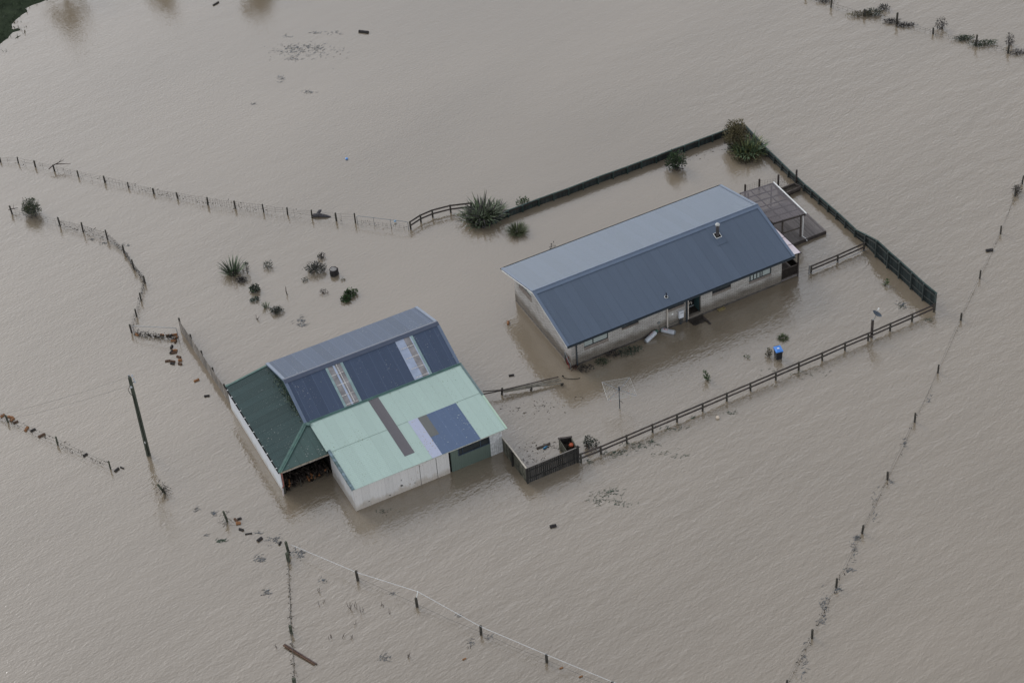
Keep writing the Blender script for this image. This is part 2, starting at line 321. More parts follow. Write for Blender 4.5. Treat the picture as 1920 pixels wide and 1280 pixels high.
for i in range(NX):
    for j in range(NX): wb.add([(xs[i], xs[j], 0), (xs[i + 1], xs[j], 0), (xs[i + 1], xs[j + 1], 0), (xs[i], xs[j + 1], 0)], [(0, 1, 2, 3)])
water = wb.build('water', water_material()); tag(water, 'rippled silty brown flood water covering the whole site', 'water', kind='structure')

# ------------------------------------------------------------------ brick house (local x along the ridge, y away from the camera)
HTH = 0.430699; HL, HW_, HE, HR = 20.0, 10.62, 2.993, 4.483
house = thing('brick_house', 'long pale brick house with a slate blue corrugated gable roof standing in floodwater', 'house', (4.045, 115.154, 0), HTH)
HY = HW_ / 2
def hz(x, y): return HE + (HR - HE) * (1 - abs(y - HY) / HY)
WX0, WX1, WY0, WY1 = .67, 19.35, .76, 9.86
def wall_panel(mb, axis, fixed, thick, a0, a1, z0, z1, holes):
    """wall slab with rectangular openings; holes (a0,a1,z0,z1) butt-jointed blocks round them"""
    cuts = sorted(set([a0, a1] + [h[0] for h in holes] + [h[1] for h in holes]))
    for p, q in zip(cuts[:-1], cuts[1:]):
        zs = [z0, z1]; hh = [h for h in holes if h[0] <= p + 1e-6 and h[1] >= q - 1e-6]
        segs = [(z0, z1)]
        for h in hh:
            ns = []
            for s in segs:
                if h[2] > s[0]: ns.append((s[0], min(s[1], h[2])))
                if h[3] < s[1]: ns.append((max(s[0], h[3]), s[1]))
            segs = ns
        for s in segs:
            if axis == 'x': mb.box(p, q, fixed, fixed + thick, *s)
            else: mb.box(fixed, fixed + thick, p, q, *s)
FW_ = [(1.79, 3.89, 1.42), (5.05, 6.53, 1.8), (9.12, 10.55, 1.8), (13.04, 14.73, 1.65), (16.36, 18.4, 1.38)]
RECESS = [1.19, 1.68, 1.64, 1.5, 1.22]
mb = MB(); ZT = 2.86
holes = [(a, b, r, 2.4) for (a, b, z), r in zip(FW_, RECESS)] + [(10.95, 12.0, .34, 2.62)]
wall_panel(mb, 'x', WY0, .22, WX0, WX1, -.8, ZT, holes)
wall_panel(mb, 'x', WY1 - .22, .22, WX0, WX1, -.8, ZT, [])
ghole = (6.95, 9.02, 1.93, 2.9)
wall_panel(mb, 'y', WX0, .22, WY0 + .22, WY1 - .22, -.8, ZT, [(ghole[0], ghole[1], ghole[2], ZT)])
wall_panel(mb, 'y', WX1 - .22, .22, WY0 + .22, WY1 - .22, -.8, ZT, [])
for x in (WX0, WX1 - .22):       # gable triangles
    if x == WX0:
        mb.prism([(x, WY0, ZT), (x, ghole[0], ZT), (x, ghole[0], hz(0, ghole[0]) - .09), (x, HY, HR - .09)], (.22, 0, 0))
        mb.prism([(x, ghole[1], ZT), (x, WY1, ZT), (x, ghole[1], hz(0, ghole[1]) - .09)], (.22, 0, 0))
        mb.prism([(x, ghole[0], 2.92), (x, ghole[1], 2.92), (x, ghole[1], hz(0, ghole[1]) - .09), (x, ghole[0], hz(0, ghole[0]) - .09)], (.22, 0, 0))
    else: mb.prism([(x, WY0, ZT), (x, WY1, ZT), (x, HY, HR - .09)], (.22, 0, 0))
mb.build('wall', M_BRICK, house)
# plinth
mb = MB(); mb.box(WX0 - .012, WX1 + .0, WY0 - .012, WY0 + .1, -.8, .16); mb.box(WX0 - .012, WX0 + .1, WY0 + .102, WY1, -.8, .16)
mb.build('foundation', mat('wet_dark_plinth', (.075, .066, .06), .5, .4, .3, 3), house)
# roof
mb = MB(); mb.corr(0.12, HL - .12, lambda x: (0, HY - .03), lambda x, y: hz(x, y)); mb.corr(0.12, HL - .12, lambda x: (HY + .03, HW_), lambda x, y: hz(x, y))
roof = mb.build('roof', M_ROOF, house)
mb = MB()
sl_ = (HR - HE) / HY
def slope_strip(mb, x0, x1, y0, y1, up=.014, th=.03):
    z0, z1 = hz(0, y0) + up, hz(0, y1) + up
    vs = [(x0, y0, z0), (x1, y0, z0), (x1, y1, z1), (x0, y1, z1)]
    mb.prism(vs, (0, 0, th))
slope_strip(mb, -.02, HL + .02, HY - .34, HY); slope_strip(mb, -.02, HL + .02, HY, HY + .2)
mb.tube([(-.02, HY, HR + .04), (HL + .02, HY, HR + .04)], .05, 8)
mb.build('ridge_cap', M_ROOFTRIM, roof)
for x0 in (-.02, HL - .2):
    mb = MB(); slope_strip(mb, x0, x0 + .22, -.01, HY - .345, .012); slope_strip(mb, x0, x0 + .22, HY + .205, HW_ + .01, .012)
    xe = x0 if x0 < 0 else x0 + .19
    for ya, yb in ((-.01, HY), (HY, HW_ + .01)):
        mb.prism([(xe, ya, hz(0, ya) + .01), (xe, yb, hz(0, yb) + .01), (xe, yb, hz(0, yb) - .07), (xe, ya, hz(0, ya) - .07)], (.03, 0, 0))
    mb.build('barge_flashing', M_ROOFTRIM, roof)
    mb = MB(); xw = x0 + .035 if x0 < 0 else x0 + .14
    for ya, yb in ((0.02, HY), (HY, HW_ - .02)):
        mb.prism([(xw, ya, hz(0, ya) - .035), (xw, yb, hz(0, yb) - .035), (xw, yb, hz(0, yb) - .22), (xw, ya, hz(0, ya) - .22)], (.03, 0, 0))
    mb.build('bargeboard', M_WHITE, roof)
mb = MB(); mb.box(.12, HL - .12, .03, WY0 - .002, HE - .16, HE - .13); mb.box(.12, HL - .12, WY1 + .002, HW_ - .03, HE - .16, HE - .13)
for (xa, xb) in ((.1, WX0 - .002), (WX1 + .002, HL - .1)):   # sloped verge soffit
    for ya, yb in ((.0, HY), (HY, HW_)): mb.prism([(xa, ya, hz(0, ya) - .125), (xb, ya, hz(0, ya) - .125), (xb, yb, hz(0, yb) - .125), (xa, yb, hz(0, yb) - .125)], (0, 0, .02))
mb.build('soffit', M_WHITE, roof)
for y0 in (-.12, HW_ - .01):
    mb = MB(); mb.box(-.02, HL + .02, y0, y0 + .012, HE - .13, HE - .01); mb.box(-.02, HL + .02, y0 + .012, y0 + .118, HE - .13, HE - .118); mb.box(-.02, HL + .02, y0 + .118, y0 + .13, HE - .13, HE - .03)
    mb.build('gutter', M_DARKPIPE, roof)
# windows
for i, ((a, b, z), r) in enumerate(zip(FW_, RECESS)):
    mb = MB(); y = WY0 + .06; ml = [2.6, 5.72, 9.85, 13.84, 17.6][i]
    mb.box(a, a + .06, y, y + .06, z, 2.38); mb.box(b - .06, b, y, y + .06, z, 2.38); mb.box(a + .06, b - .06, y, y + .06, z, z + .06); mb.box(ml - .035, ml + .035, y - .004, y + .056, z + .06, 2.38)
    mb.box(a + .06, ml - .035, y, y + .055, 1.98 + (z - 1.5) * .4, 2.03 + (z - 1.5) * .4)
    win = mb.build('window', M_FRAME, house)
    mb = MB(); mb.box(a + .06, b - .06, y + .025, y + .035, z + .06, 2.38)
    mb.build('pane', M_CURTAIN if i in (0, 4) else M_GLASS, win)
    if i in (0, 4): pass
    if i == 1: mb = MB(); [mb.box(a + .1 + k * .13, a + .18 + k * .13, y + .012, y + .022, z + .1, z + .34) for k in range(4)]; mb.build('curtain', M_CURTAIN, win)
    if i == 4:
        mb = MB(); [mb.box(a + .12 + k * .3, a + .2 + k * .3, y + .012, y + .022, z + .08, 2.3) for k in range(4)]; mb.build('curtain', M_GLASS, win)
    mb = MB(); mb.prism([(a, WY0 - .03, r), (a, WY0 + .2, r), (a, WY0 + .2, z - .004), (a, WY0 + .06, z - .004), (a, WY0 - .03, r + .07)], (b - a, 0, 0))
    mb.build('sill', M_SILL, win)
mb = MB(); x = WX0 + .1; a, b = ghole[0], ghole[1]
mb.box(x, x + .06, a, a + .06, 2.24, 2.9); mb.box(x, x + .06, b - .06, b, 2.24, 2.9); mb.box(x, x + .06, a + .06, b - .06, 2.24, 2.3); mb.box(x - .004, x + .056, 7.97, 8.05, 2.3, 2.9)
win = mb.build('window', M_FRAME, house)
mb = MB(); mb.box(x + .02, x + .03, a + .06, b - .06, 2.3, 2.9); mb.build('pane', M_CURTAIN, win)
mb = MB(); mb.prism([(WX0 - .03, a, 1.93), (WX0 + .2, a, 1.93), (WX0 + .2, a, 2.236), (WX0 + .1, a, 2.236), (WX0 - .03, a, 2.0)], (0, b - a, 0)); mb.build('sill', M_SILL, win)
# entry alcove: side panels, floor, door
mb = MB(); mb.box(12.0, 12.03, WY0 + .012, 1.75, .3, 2.62); mb.build('entry_panel', M_TEAL, house)
mb = MB(); mb.box(10.92, 10.95, WY0 + .222, 1.75, .3, 2.62); mb.build('entry_panel', M_TEAL, house)
mb = MB(); mb.box(10.95, 12.0, WY0 + .01, 1.75, .24, .335); mb.build('entry_floor', mat('muddy_entry_floor', (.04, .033, .028), .5, .3, .3), house)
mb = MB(); mb.box(10.97, 11.98, 1.76, 1.82, .34, 2.5); dr = mb.build('door', mat('dark_entry_door', (.02, .024, .026), .4, .4, .2), house)
mb = MB(); mb.box(10.97, 11.98, 1.70, 1.755, .34, .42); mb.build('door_sill', mat('pale_metal_sill', (.3, .33, .34), .4), dr)
mb = MB(); mb.tube([(11.1, 1.74, 1.3), (11.1, 1.7, 1.3), (11.2, 1.7, 1.3)], .015, 6); mb.build('handle', M_STEEL, dr)
# pipes, heater, boxes on the front wall
for x in (1.11, 10.72):
    mb = MB(); mb.tube([(x, -.05, HE - .13), (x, .06, HE - .3), (x, WY0 - .1, 2.35), (x, WY0 - .07, 2.1), (x, WY0 - .07, -.4)], .05, 8); mb.build('downpipe', M_DARKPIPE, house)
mb = MB(); mb.tube([(9.0, WY0 - .065, -.4), (9.0, WY0 - .065, 2.55)], .062, 8); mb.build('waste_pipe', M_PALE, house)
mb = MB(); mb.tube([(10.86, WY0 - .05, .2), (10.86, WY0 - .05, 2.6)], .045, 8); mb.build('waste_pipe', M_PALE, house)
mb = MB(); mb.tube([(11.05 + .1 * math.cos(t * .5), WY0 - .1, 1.75 + .13 * math.sin(t * .5)) for t in range(-2, 8)], .018, 6); mb.build('hose_hook', M_PALE, house)
mb = MB(); mb.box(9.97, 10.4, .56, WY0 - .002, .7, 1.38); wh = mb.build('water_heater', mat('white_heater_case', (.6, .62, .66), .35, .4, .03), house)
bm_ = bmesh.new(); bm_.from_mesh(wh.data); bmesh.ops.bevel(bm_, geom=bm_.edges[:], offset=.03, segments=2, affect='EDGES'); bm_.to_mesh(wh.data); bm_.free()
mb = MB(); mb.box(10.08, 10.36, .552, .562, 1.2, 1.235); mb.build('flue_slot', M_BLACK, wh)
mb = MB(); mb.tube([(10.08, .66, .69), (10.08, .66, .3), (10.1, .62, .1)], .03, 6); mb.tube([(10.18, .66, .69), (10.18, .64, .05)], .035, 6); mb.tube([(10.3, .66, .69), (10.3, .66, .2)], .025, 6); mb.build('heater_pipe', M_DARKPIPE, wh)
mb = MB(); mb.tube([(10.05, .7, .45), (9.5, .7, .43), (9.06, .7, .42), (8.5, .7, .4), (8.35, .7, .3), (8.3, .7, .7)], .014, 6); mb.build('gas_pipe', M_DARKPIPE, house)
mb = MB(); mb.box(9.42, 9.55, .735, WY0 - .002, 1.22, 1.38); mb.build('switch_box', M_WHITE, house)
mb = MB(); mb.box(8.16, 8.36, .70, WY0 - .002, .92, 1.1); mb.build('meter_box', mat('grey_meter_case', (.16, .17, .17), .5), house)
# roof flue and vent
mb = MB(); slope_strip(mb, 15.05, 15.95, 3.2, HY - .36, .016, .006); mb.build('flue_flashing', M_ROOF, roof)
fx, fy = 15.55, 4.05; fz = hz(0, fy)
mb = MB(); mb.lathe((fx, fy, fz - .1), [(.13, 0), (.13, .95), (.15, .96), (.15, 1.0), (.09, 1.01), (.09, 1.16)], 16); fl = mb.build('flue_chimney', mat('weathered_flue_steel', (.1, .09, .09), .4, .5, .2, 4, metal=.4), roof, smooth=False)
mb = MB(); mb.lathe((fx, fy, fz + 1.06), [(.18, 0), (.17, .06), (.1, .13), (.02, .16)], 16); mb.build('flue_cowl', mat('pale_cowl', (.45, .45, .43), .4, .4), fl)
mb = MB(); q = .24
for i in range(4):
    c = [(-q, 0), (0, -q * 1.2), (q, 0), (0, q * 1.2)]; c = [(-q, -q), (q, -q), (q, q), (-q, q)]
    p, r_ = c[i], c[(i + 1) % 4]; mb.tube([(fx + p[0], fy + p[1], hz(0, fy + p[1]) + .035), (fx + r_[0], fy + r_[1], hz(0, fy + r_[1]) + .035)], .022, 6)
mb.build('boot_edge', M_WHITE, fl)
mb = MB(); mb.prism([(fx - .22, fy - .22, hz(0, fy - .22) + .03), (fx + .22, fy - .22, hz(0, fy - .22) + .03), (fx + .22, fy + .22, hz(0, fy + .22) + .03), (fx - .22, fy + .22, hz(0, fy + .22) + .03)], (0, 0, .02)); mb.build('flue_boot', M_BLACK, fl)
vx, vy = 8.97, .77; vz = hz(0, vy)
mb = MB(); mb.tube([(vx, vy, vz - .05), (vx, vy, vz + .42)], .04, 10); mb.lathe((vx, vy, vz), [(.1, 0), (.09, .05), (.045, .12)], 12); ve = mb.build('vent_pipe', M_BLACK, roof)
mb = MB(); mb.tube([(vx + .13 * math.cos(t), vy + .13 * math.sin(t), hz(0, vy + .13 * math.sin(t)) + .03) for t in [k * math.pi / 8 for k in range(17)]], .018, 6, cap=False); mb.build('boot_ring', M_WHITE, ve)
# porch: dark screened lean-to with clear roof panels at the right end
PX0, PX1, PY0, PY1 = WX1, 20.9, .78, 4.2
mb = MB(); mb.box(PX1 - .06, PX1 + .04, PY0 - .06, PY0 + .04, -.6, 2.3); mb.box(PX1 - .06, PX1 + .04, PY1, PY1 + .1, -.6, 2.3); mb.box(PX0 + .01, PX1 - .06, PY0, PY0 + .05, 1.2, 1.26); mb.box(PX0 + .01, PX1 - .06, PY0, PY0 + .05, .3, .36)
mb.box(PX0 + .01, PX0 + .08, PY0 - .01, PY0 + .06, .36, 2.6); mb.bar((PX1 - .08, PY0 + .1, 2.2), (PX1 - .08, PY1, 2.2), .05, .1); mb.bar((PX1 - .01, PY0 + .05, 1.23), (PX1 - .01, PY1, 1.23), .05, .06)
porch = mb.build('porch', M_RAIL, house)
mb = MB(); mb.box(PX0 + .09, PX1 - .07, PY0 + .01, PY0 + .03, .36, 1.2); mb.box(PX1 - .02, PX1 + .0, PY0 + .05, PY1 - .01, .36, 1.2); mb.build('porch_screen', mat('dark_screen_mesh', (.022, .018, .016), .8, .1, .3, 6), porch)
mb = MB(); mb.box(PX0 + .01, PX1, PY0 - .02, PY1, .1, .29); mb.build('porch_floor', M_DECK, porch)
edges = [.72, 1.95, 3.0, 4.3]
for a, b in zip(edges[:-1], edges[1:]):
    mb = MB(); mb.prism([(PX0 + .1, a + .03, 2.52), (PX1 + .17, a + .03, 2.34), (PX1 + .17, b - .03, 2.34), (PX0 + .1, b - .03, 2.52)], (0, 0, .015)); mb.build('clear_panel', mat('milky_roof_panel', (.75, .68, .7), .25, .5, .12, 1.5, col2=(.62, .5, .54)), porch)
mb = MB()
for e_ in edges: mb.bar((PX0 + .1, e_, 2.50), (PX1 + .17, e_, 2.32), .05, .05)
mb.bar((PX1 + .2, edges[0] - .03, 2.32), (PX1 + .2, edges[-1], 2.32), .05, .06); mb.build('porch_rafter', M_BLACK, porch)

# ------------------------------------------------------------------ patio cover and deck
def rootlocal(name, label, cat, rz=HTH, loc=(4.045, 115.154, 0)): return thing(name, label, cat, loc, rz)
deck = thing('wooden_deck', 'low grey wooden deck under and beside the patio cover at the house end', 'deck', (4.045, 115.154, 0), HTH)
mb = MB(); k = 0; x = 21.0
while x < 25.68: mb.box(x, x + .132, 4.06, 8.9, .26, .30); x += .14
mb.build('deck_boards', M_DECK, deck)
mb = MB(); mb.box(21.0, 25.7, 4.0, 4.055, -.05, .29); mb.box(25.71, 25.76, 4.0, 8.9, -.05, .29); [mb.box(21.2 + i * 1.1, 21.3 + i * 1.1, 4.06, 8.88, .1, .255) for i in range(5)]; mb.build('deck_bearer', M_RAIL, deck)
pat = thing('patio_cover', 'brown tinted flat patio roof on dark posts at the right end of the house', 'patio roof', (4.045, 115.154, 0), HTH)
PA, PB, PC, PD = Vector((20.95, 9.35, 2.62)), Vector((24.05, 9.2, 2.48)), Vector((24.0, 4.5, 2.48)), Vector((21.15, 4.68, 2.62))
mt = mat('tinted_roof_panel', (.13, .11, .115), .2, .5, .1, 1.5); mt.node_tree.nodes['Principled BSDF'].inputs['Alpha'].default_value = .5
mb = MB(); npan = 4
mb.prism([PD, PC, PB, PA], (0, 0, .012)); mb.build('roof_panel', mt, pat)
mb = MB()
for i in range(7):
    t = (i + .02) / 6.04; mb.bar(PA.lerp(PD, t) - Vector((0, 0, .07)), PB.lerp(PC, t) - Vector((0, 0, .07)), .05, .1)
mb.build('rafter', M_TIMBER, pat)
mb = MB()
for i in (1, 2): t = i / 3; mb.bar(PA.lerp(PB, t) - Vector((0, 0, .16)), PD.lerp(PC, t) - Vector((0, 0, .16)), .05, .08)
for t in (0, 1): mb.bar(PA.lerp(PB, t) - Vector((0, 0, .2)), PD.lerp(PC, t) - Vector((0, 0, .2)), .06, .16)
mb.bar(PD + Vector((0, -.05, -.06)), PC + Vector((0, -.05, -.06)), .05, .14)
mb.build('beam', M_RAIL, pat)
for (x, y, zt) in ((21.95, 4.62, 2.5), (23.6, 4.5, 2.4), (23.75, 9.0, 2.4), (21.6, 9.1, 2.5)):
    mb = MB(); mb.box(x - .05, x + .05, y - .05, y + .05, .302, zt); mb.build('post', M_TIMBER, pat)
mb = MB(); mb.bar((22.0, 4.62, 1.22), (23.55, 4.5, 1.22), .05, .1); mb.build('handrail', M_TIMBER, pat)
mb = MB(); mb.bar(PB + Vector((.06, .05, -.02)), PC + Vector((.06, -.05, -.02)), .1, .1); gt = mb.build('gutter', M_WHITE, pat)
mb = MB(); mb.tube([PC + Vector((.05, .02, -.05)), PC + Vector((-.22, .0, -.2)), (23.76, 4.42, 2.0), (23.76, 4.42, .32), (23.84, 4.1, .3), (23.9, 3.95, .1)], .04, 8); mb.build('downpipe', M_WHITE, gt)

# ------------------------------------------------------------------ farm shed (local x along its front, y away from the camera)
STH = .424
shed = thing('farm_shed', 'farm shed with patched pale green, slate and dark green corrugated roofs', 'shed', (-11.911, 102.924, 0), STH)
UL, UR, D1, ZF, D2, ZR, D3, ZB = -.515, 11.95, 7.24, 2.88, 10.66, 4.36, 14.47, 3.03
def zs(x, y): return ZF + (y - D1) / (D2 - D1) * (ZR - ZF) if y < D2 else ZR + (y - D2) / (D3 - D2) * (ZB - ZR)
def zg(x, y): return 2.33 + (y + .23) / 7.47 * .5
mb = MB(); 
SK = [(2.72, 3.98), (8.30, 9.66)]
def fr(x): return (D1 - .05, D2)
xa = UL + .14
for a, b in ((xa, SK[0][0]), (SK[0][1], SK[1][0]), (SK[1][1], UR - .14)): mb.corr(a, b, fr, zs)
for a, b in SK: mb.corr(a, b, lambda x: (D2 - .2, D2), zs)
mb.corr(xa, UR - .14, lambda x: (D2 + .02, D3 + .05), zs)
r1 = mb.build('slate_roof', M_SHEDROOF, shed)
mb = MB()
def sstrip(mb, x0, x1, y0, y1, up=.014, th=.025): mb.prism([(x0, y0, zs(0, y0) + up), (x1, y0, zs(0, y0) + up), (x1, y1, zs(0, y1) + up), (x0, y1, zs(0, y1) + up)], (0, 0, th))
sstrip(mb, UL, UR, D2 - .3, D2); sstrip(mb, UL, UR, D2 + .001, D2 + .2); mb.build('ridge_cap', mat('slate_trim_dark', (.07, .085, .125), .42, .4, .06), r1)
for x0 in (UL - .02, UR - .2):
    mb = MB(); sstrip(mb, x0, x0 + .22, D1 - .05, D2 - .305, .012); sstrip(mb, x0, x0 + .22, D2 + .205, D3 + .06, .012); xe = x0 if x0 < 0 else x0 + .19
    for ya, yb in ((D1 - .05, D2), (D2, D3 + .06)): mb.prism([(xe, ya, zs(0, ya) + .01), (xe, yb, zs(0, yb) + .01), (xe, yb, zs(0, yb) - .1), (xe, ya, zs(0, ya) - .1)], (.03, 0, 0))
    mb.build('barge_flashing', mat('slate_trim_pale', (.13, .165, .23), .4, .4, .06), r1)
# skylights
M_SKY = mat('clear_skylight_sheet', (.25, .235, .235), .18, .6, .25, 2); M_SKYB = mat('bluish_skylight_sheet', (.34, .39, .5), .2, .6, .12, 2)
M_TEALF = mat('pale_teal_flashing', (.24, .33, .33), .5, .3, .12, 3); M_PURL = mat('pale_pine_purlin', (.56, .53, .5), .7, .2, .4, 14); M_SKYP = mat('pale_skylight_strip', (.38, .44, .55), .4, .4, .08)
for si, (a, b) in enumerate(SK):
    mb = MB(); mb.corr(a, b, lambda x: (D1 - .03, D2 - .2), lambda x, y: zs(x, y)); sk = mb.build('skylight', M_SKY, r1)
    mb = MB()
    if si == 0: sstrip(mb, a - .06, a + .12, D1, D2 - .3, .012, .012); sstrip(mb, b - .14, b + .06, D1, D2 - .3, .012, .012)
    else: sstrip(mb, b - .12, b + .06, D1, D2 - .3, .012, .012)
    mb.build('skylight_flashing', M_TEALF, sk)
    mb = MB()
    if si == 0: sstrip(mb, a + .52, a + .66, D1, D2 - .3, .012, .01)
    else: sstrip(mb, b - .2, b - .122, D1, D2 - .3, .012, .01)
    mb.build('skylight_strip', M_SKYP, sk)
    if si == 1: mb = MB(); mb.corr(a, a + .68, lambda x: (D1 - .02, D2 - .22), lambda x, y: zs(x, y) + .012, th=.006); mb.build('bluish_sheet', M_SKYB, sk)
    for y in (D1 + .12, 8.05, 8.88, 9.68):
        mb = MB(); sstrip(mb, a + .13, b - .15, y - .022, y + .022, .022, .006); mb.build('purlin', M_PURL, sk)
    if si == 0: mb = MB(); sstrip(mb, a + .78, a + .84, D1 + .16, D2 - .3, .029, .006); mb.build('rafter', M_PURL, sk)
# pale green lower roof with patches
mb = MB()
mb.corr(-.22, 12.0, lambda x: (-.23 if x > -.04 else 4.0, D1 + .02), zg)
rg = mb.build('pale_green_roof', M_LGREEN, shed)
mb = MB(); mb.box(-.14, 12.02, D1 - .08, D1 - .02, 2.86, 2.9); mb.bar((-.3, D1 - .13, 2.845), (12.02, D1 - .13, 2.845), .12, .025)
mb.build('apron_flashing', mat('mid_green_flashing', (.075, .15, .135), .5, .3, .15, 2), rg)
mb = MB(); mb.bar((11.99, -.25, zg(0, -.25) + .02), (11.99, 3.5, zg(0, 3.5) + .02), .14, .03); mb.build('barge_flashing', mat('pale_green_trim', (.38, .5, .4), .5, .3, .06), rg)
mb = MB(); mb.bar((11.99, 3.5, zg(0, 3.5) + .025), (11.99, D1, zg(0, D1) + .025), .16, .03); mb.build('barge_flashing', mat('grey_green_trim', (.12, .17, .17), .5, .3, .1), rg)
mb = MB(); mb.bar((-.03, -.22, zg(0, -.22) + .025), (-.03, 4.02, zg(0, 4.02) + .025), .2, .035); mb.bar((-.13, -.22, zg(0, -.22) - .04), (-.13, 4.02, zg(0, 4.02) - .04), .02, .14)
mb.build('barge_flashing', mat('worn_green_trim', (.05, .09, .085), .5, .3, .2, 3, col2=(.16, .22, .26)), rg)
def patch(x0, x1, y0, y1, name, m, up=.012):
    mb = MB(); mb.corr(x0, x1, lambda x: (y0, y1), lambda x, y: zg(x, y) + up, th=.008); mb.build(name, m, rg)
patch(4.46, 5.24, .88, D1 - .2, 'dark_clear_sheet', M_CLEAR_DARK); patch(6.1, 6.86, -.24, 3.8, 'lilac_sheet', M_LILAC)
patch(6.862, 7.54, 1.63, 3.78, 'grey_clear_sheet', M_CLEAR_GREY, .016); patch(7.542, 9.93, -.24, 3.78, 'blue_sheet', M_BLUE); patch(6.862, 7.54, -.24, 1.628, 'blue_sheet', M_BLUE)
for a, b in [(-.02, 4.46), (5.24, 6.1), (9.93, 12.0)]:
    mb = MB(); mb.box(a, b, 3.8, 3.818, zg(0, 3.8) + .0, zg(0, 3.8) + .0105); mb.build('sheet_lap', mat('dark_lap_line', (.16, .21, .18), .8, .1), rg)  # strip darker than the sheets along the end lap
# dark green lean-to roof
ZL, DL = 2.316, 4.05; ULL = -3.854
def zleft(xx, yy): return ZL + (yy - ULL) / (-.45 - ULL) * (2.85 - ZL)         # called swapped: xx is y, yy is x
mb = MB()
def hipx(yv):            # where the hip stands for a given y
    t = min(1, max(0, (yv - DL) / (D1 - DL))); return ULL + t * (-.45 - ULL)
mb.corr(DL, D3 + .02, lambda yv: (ULL, max(ULL + .01, hipx(yv) if yv < D1 else -.3)), zleft, swap=True, pitch=.076)
rl = mb.build('dark_green_roof', M_DGREEN_Y, shed)
mb = MB(); mb.corr(ULL, -.13, lambda x: (DL, DL + .01 + min(1, (x - ULL) / (-.45 - ULL)) * (D1 - DL - .02) if x < -.45 else D1 - .02), lambda x, y: ZL + (y - DL) / (D1 - DL) * (2.85 - ZL))
mb.build('hip_end_roof', M_DGREEN_X, rl)
mb = MB(); hp, hq = Vector((ULL, DL, ZL + .03)), Vector((-.42, D1, 2.88)); mb.bar(hp, hq, .3, .02); mb.tube([hp + Vector((0, 0, .015)), hq + Vector((0, 0, .015))], .035, 6); mb.bar((-.42, D1 - .1, 2.88), (-.2, D1 - .35, 2.9), .3, .03); mb.build('hip_cap', M_GTRIM, rl)
mb = MB(); mb.box(ULL - .02, -.5, D3 - .02, D3 + .1, ZL - .02, ZL + .06); mb.prism([(ULL, D3 - .1, ZL + .015), (-.5, D3 - .1, 2.86), (-.5, D3 + .06, 2.86), (ULL, D3 + .06, ZL + .015)], (0, 0, .03)); mb.build('barge_flashing', M_GTRIM, rl)
mb = MB(); mb.bar((ULL - .05, DL, ZL - .05), (ULL - .05, D3, ZL - .05), .09, .07); gtr = mb.build('gutter', M_BLACK, rl)
for i in range(12):
    mb = MB(); y = DL + .5 + i * .86; mb.box(ULL - .1, ULL + .03, y, y + .05, ZL - .012, ZL + .012); mb.build('gutter_bracket', M_WHITE, gtr)
# gable wall above the lean-to and moss in the valley
mb = MB(); x = -.3
mb.prism([(x, D1, 2.3), (x, D3 - .02, 2.3), (x, D3 - .02, 2.96), (x, D2, ZR - .06), (x, D1, ZF - .05)], (.08, 0, 0)); mb.build('gable_wall', mat('mossy_green_gable', (.03, .055, .045), .8, .2, .4, 2), shed)
mb = MB(); rnd = random.Random(8)
for i in range(420):
    y = rnd.triangular(D1 + .1, D3 - .4, 9.2); xx = -.32 - abs(rnd.gauss(0, .22)); mb.leaf((xx, y, zleft(y, xx) + .03 + rnd.random() * .05), rnd.uniform(.06, .16), rnd.uniform(.05, .1))
mb.build('valley_moss', mat('grey_green_moss', (.12, .15, .11), .9, .1, .3, 3, island=.9), rl)['kind'] = 'stuff'
# walls
mb = MB(); mb.corr(0.0, 7.44, lambda x: (0, .03), lambda x, y: 0, th=.01) if 0 else None
def vcorr(mb, x0, x1, y, z0, zf, axis='x', sgn=-1, pitch=.15, amp=.008, n=4, th=.05):
    k = max(2, int((x1 - x0) / (pitch / n))); vs = []; fs = []
    for i in range(k + 1):
        x = x0 + (x1 - x0) * i / k; o = y + sgn * amp * math.sin(2 * math.pi * x / pitch); zt = zf(x) if callable(zf) else zf
        q = [(x, o, z0), (x, o, zt), (x, y - sgn * th, z0), (x, y - sgn * th, zt)]
        if axis == 'y': q = [(b, a, c) for a, b, c in q]
        vs += q
    for i in range(k):
        p = 4 * i; q = p + 4; fs += [(p, q, q + 1, p + 1), (p + 2, p + 3, q + 3, q + 2), (p + 1, q + 1, q + 3, p + 3)]
    fs += [(0, 1, 3, 2), (4 * k, 4 * k + 2, 4 * k + 3, 4 * k + 1)]
    return mb.add(vs, fs)
mb = MB(); vcorr(mb, 0, 7.42, 0, -.6, 2.26); fwall = mb.build('white_wall', M_WHITEWALL, shed)
for x in (5.11, 6.42): mb = MB(); mb.box(x, x + .025, -.016, -.0095, -.3, 2.24); mb.build('door_seam', M_BLACK, fwall)
for c in ((3.62, 3.66, 1.15, 1.3), (3.55, 3.63, .62, .78), (3.67, 3.72, .6, .74), (1.0, 1.12, .42, .47), (4.6, 4.68, .42, .48), (2.6, 2.72, .2, .26)):
    mb = MB(); mb.box(c[0], c[1], -.016, -.0095, c[2], c[3]); mb.build('wall_hole', M_BLACK, fwall)
mb = MB(); mb.box(7.42, 7.58, .06, .1, -.6, 2.3); mb.build('door_gap', M_BLACK, shed)
mb = MB(); vcorr(mb, 7.58, 8.17, 0, -.6, 2.24); vcorr(mb, 8.17, 10.70, 0, -.6, 1.3); gw = mb.build('green_wall', M_GREENWALL, shed)
mb = MB(); mb.box(8.17, 8.24, -.02, .06, 1.3, 2.26); mb.box(10.63, 10.7, -.02, .06, 1.3, 2.26); mb.box(8.24, 10.63, -.02, .06, 1.3, 1.37); mb.box(8.5, 8.56, -.018, .058, 1.37, 2.26); mb.box(9.92, 9.98, -.018, .058, 1.37, 2.26)
ww = mb.build('window', M_BLUEFRAME, gw)
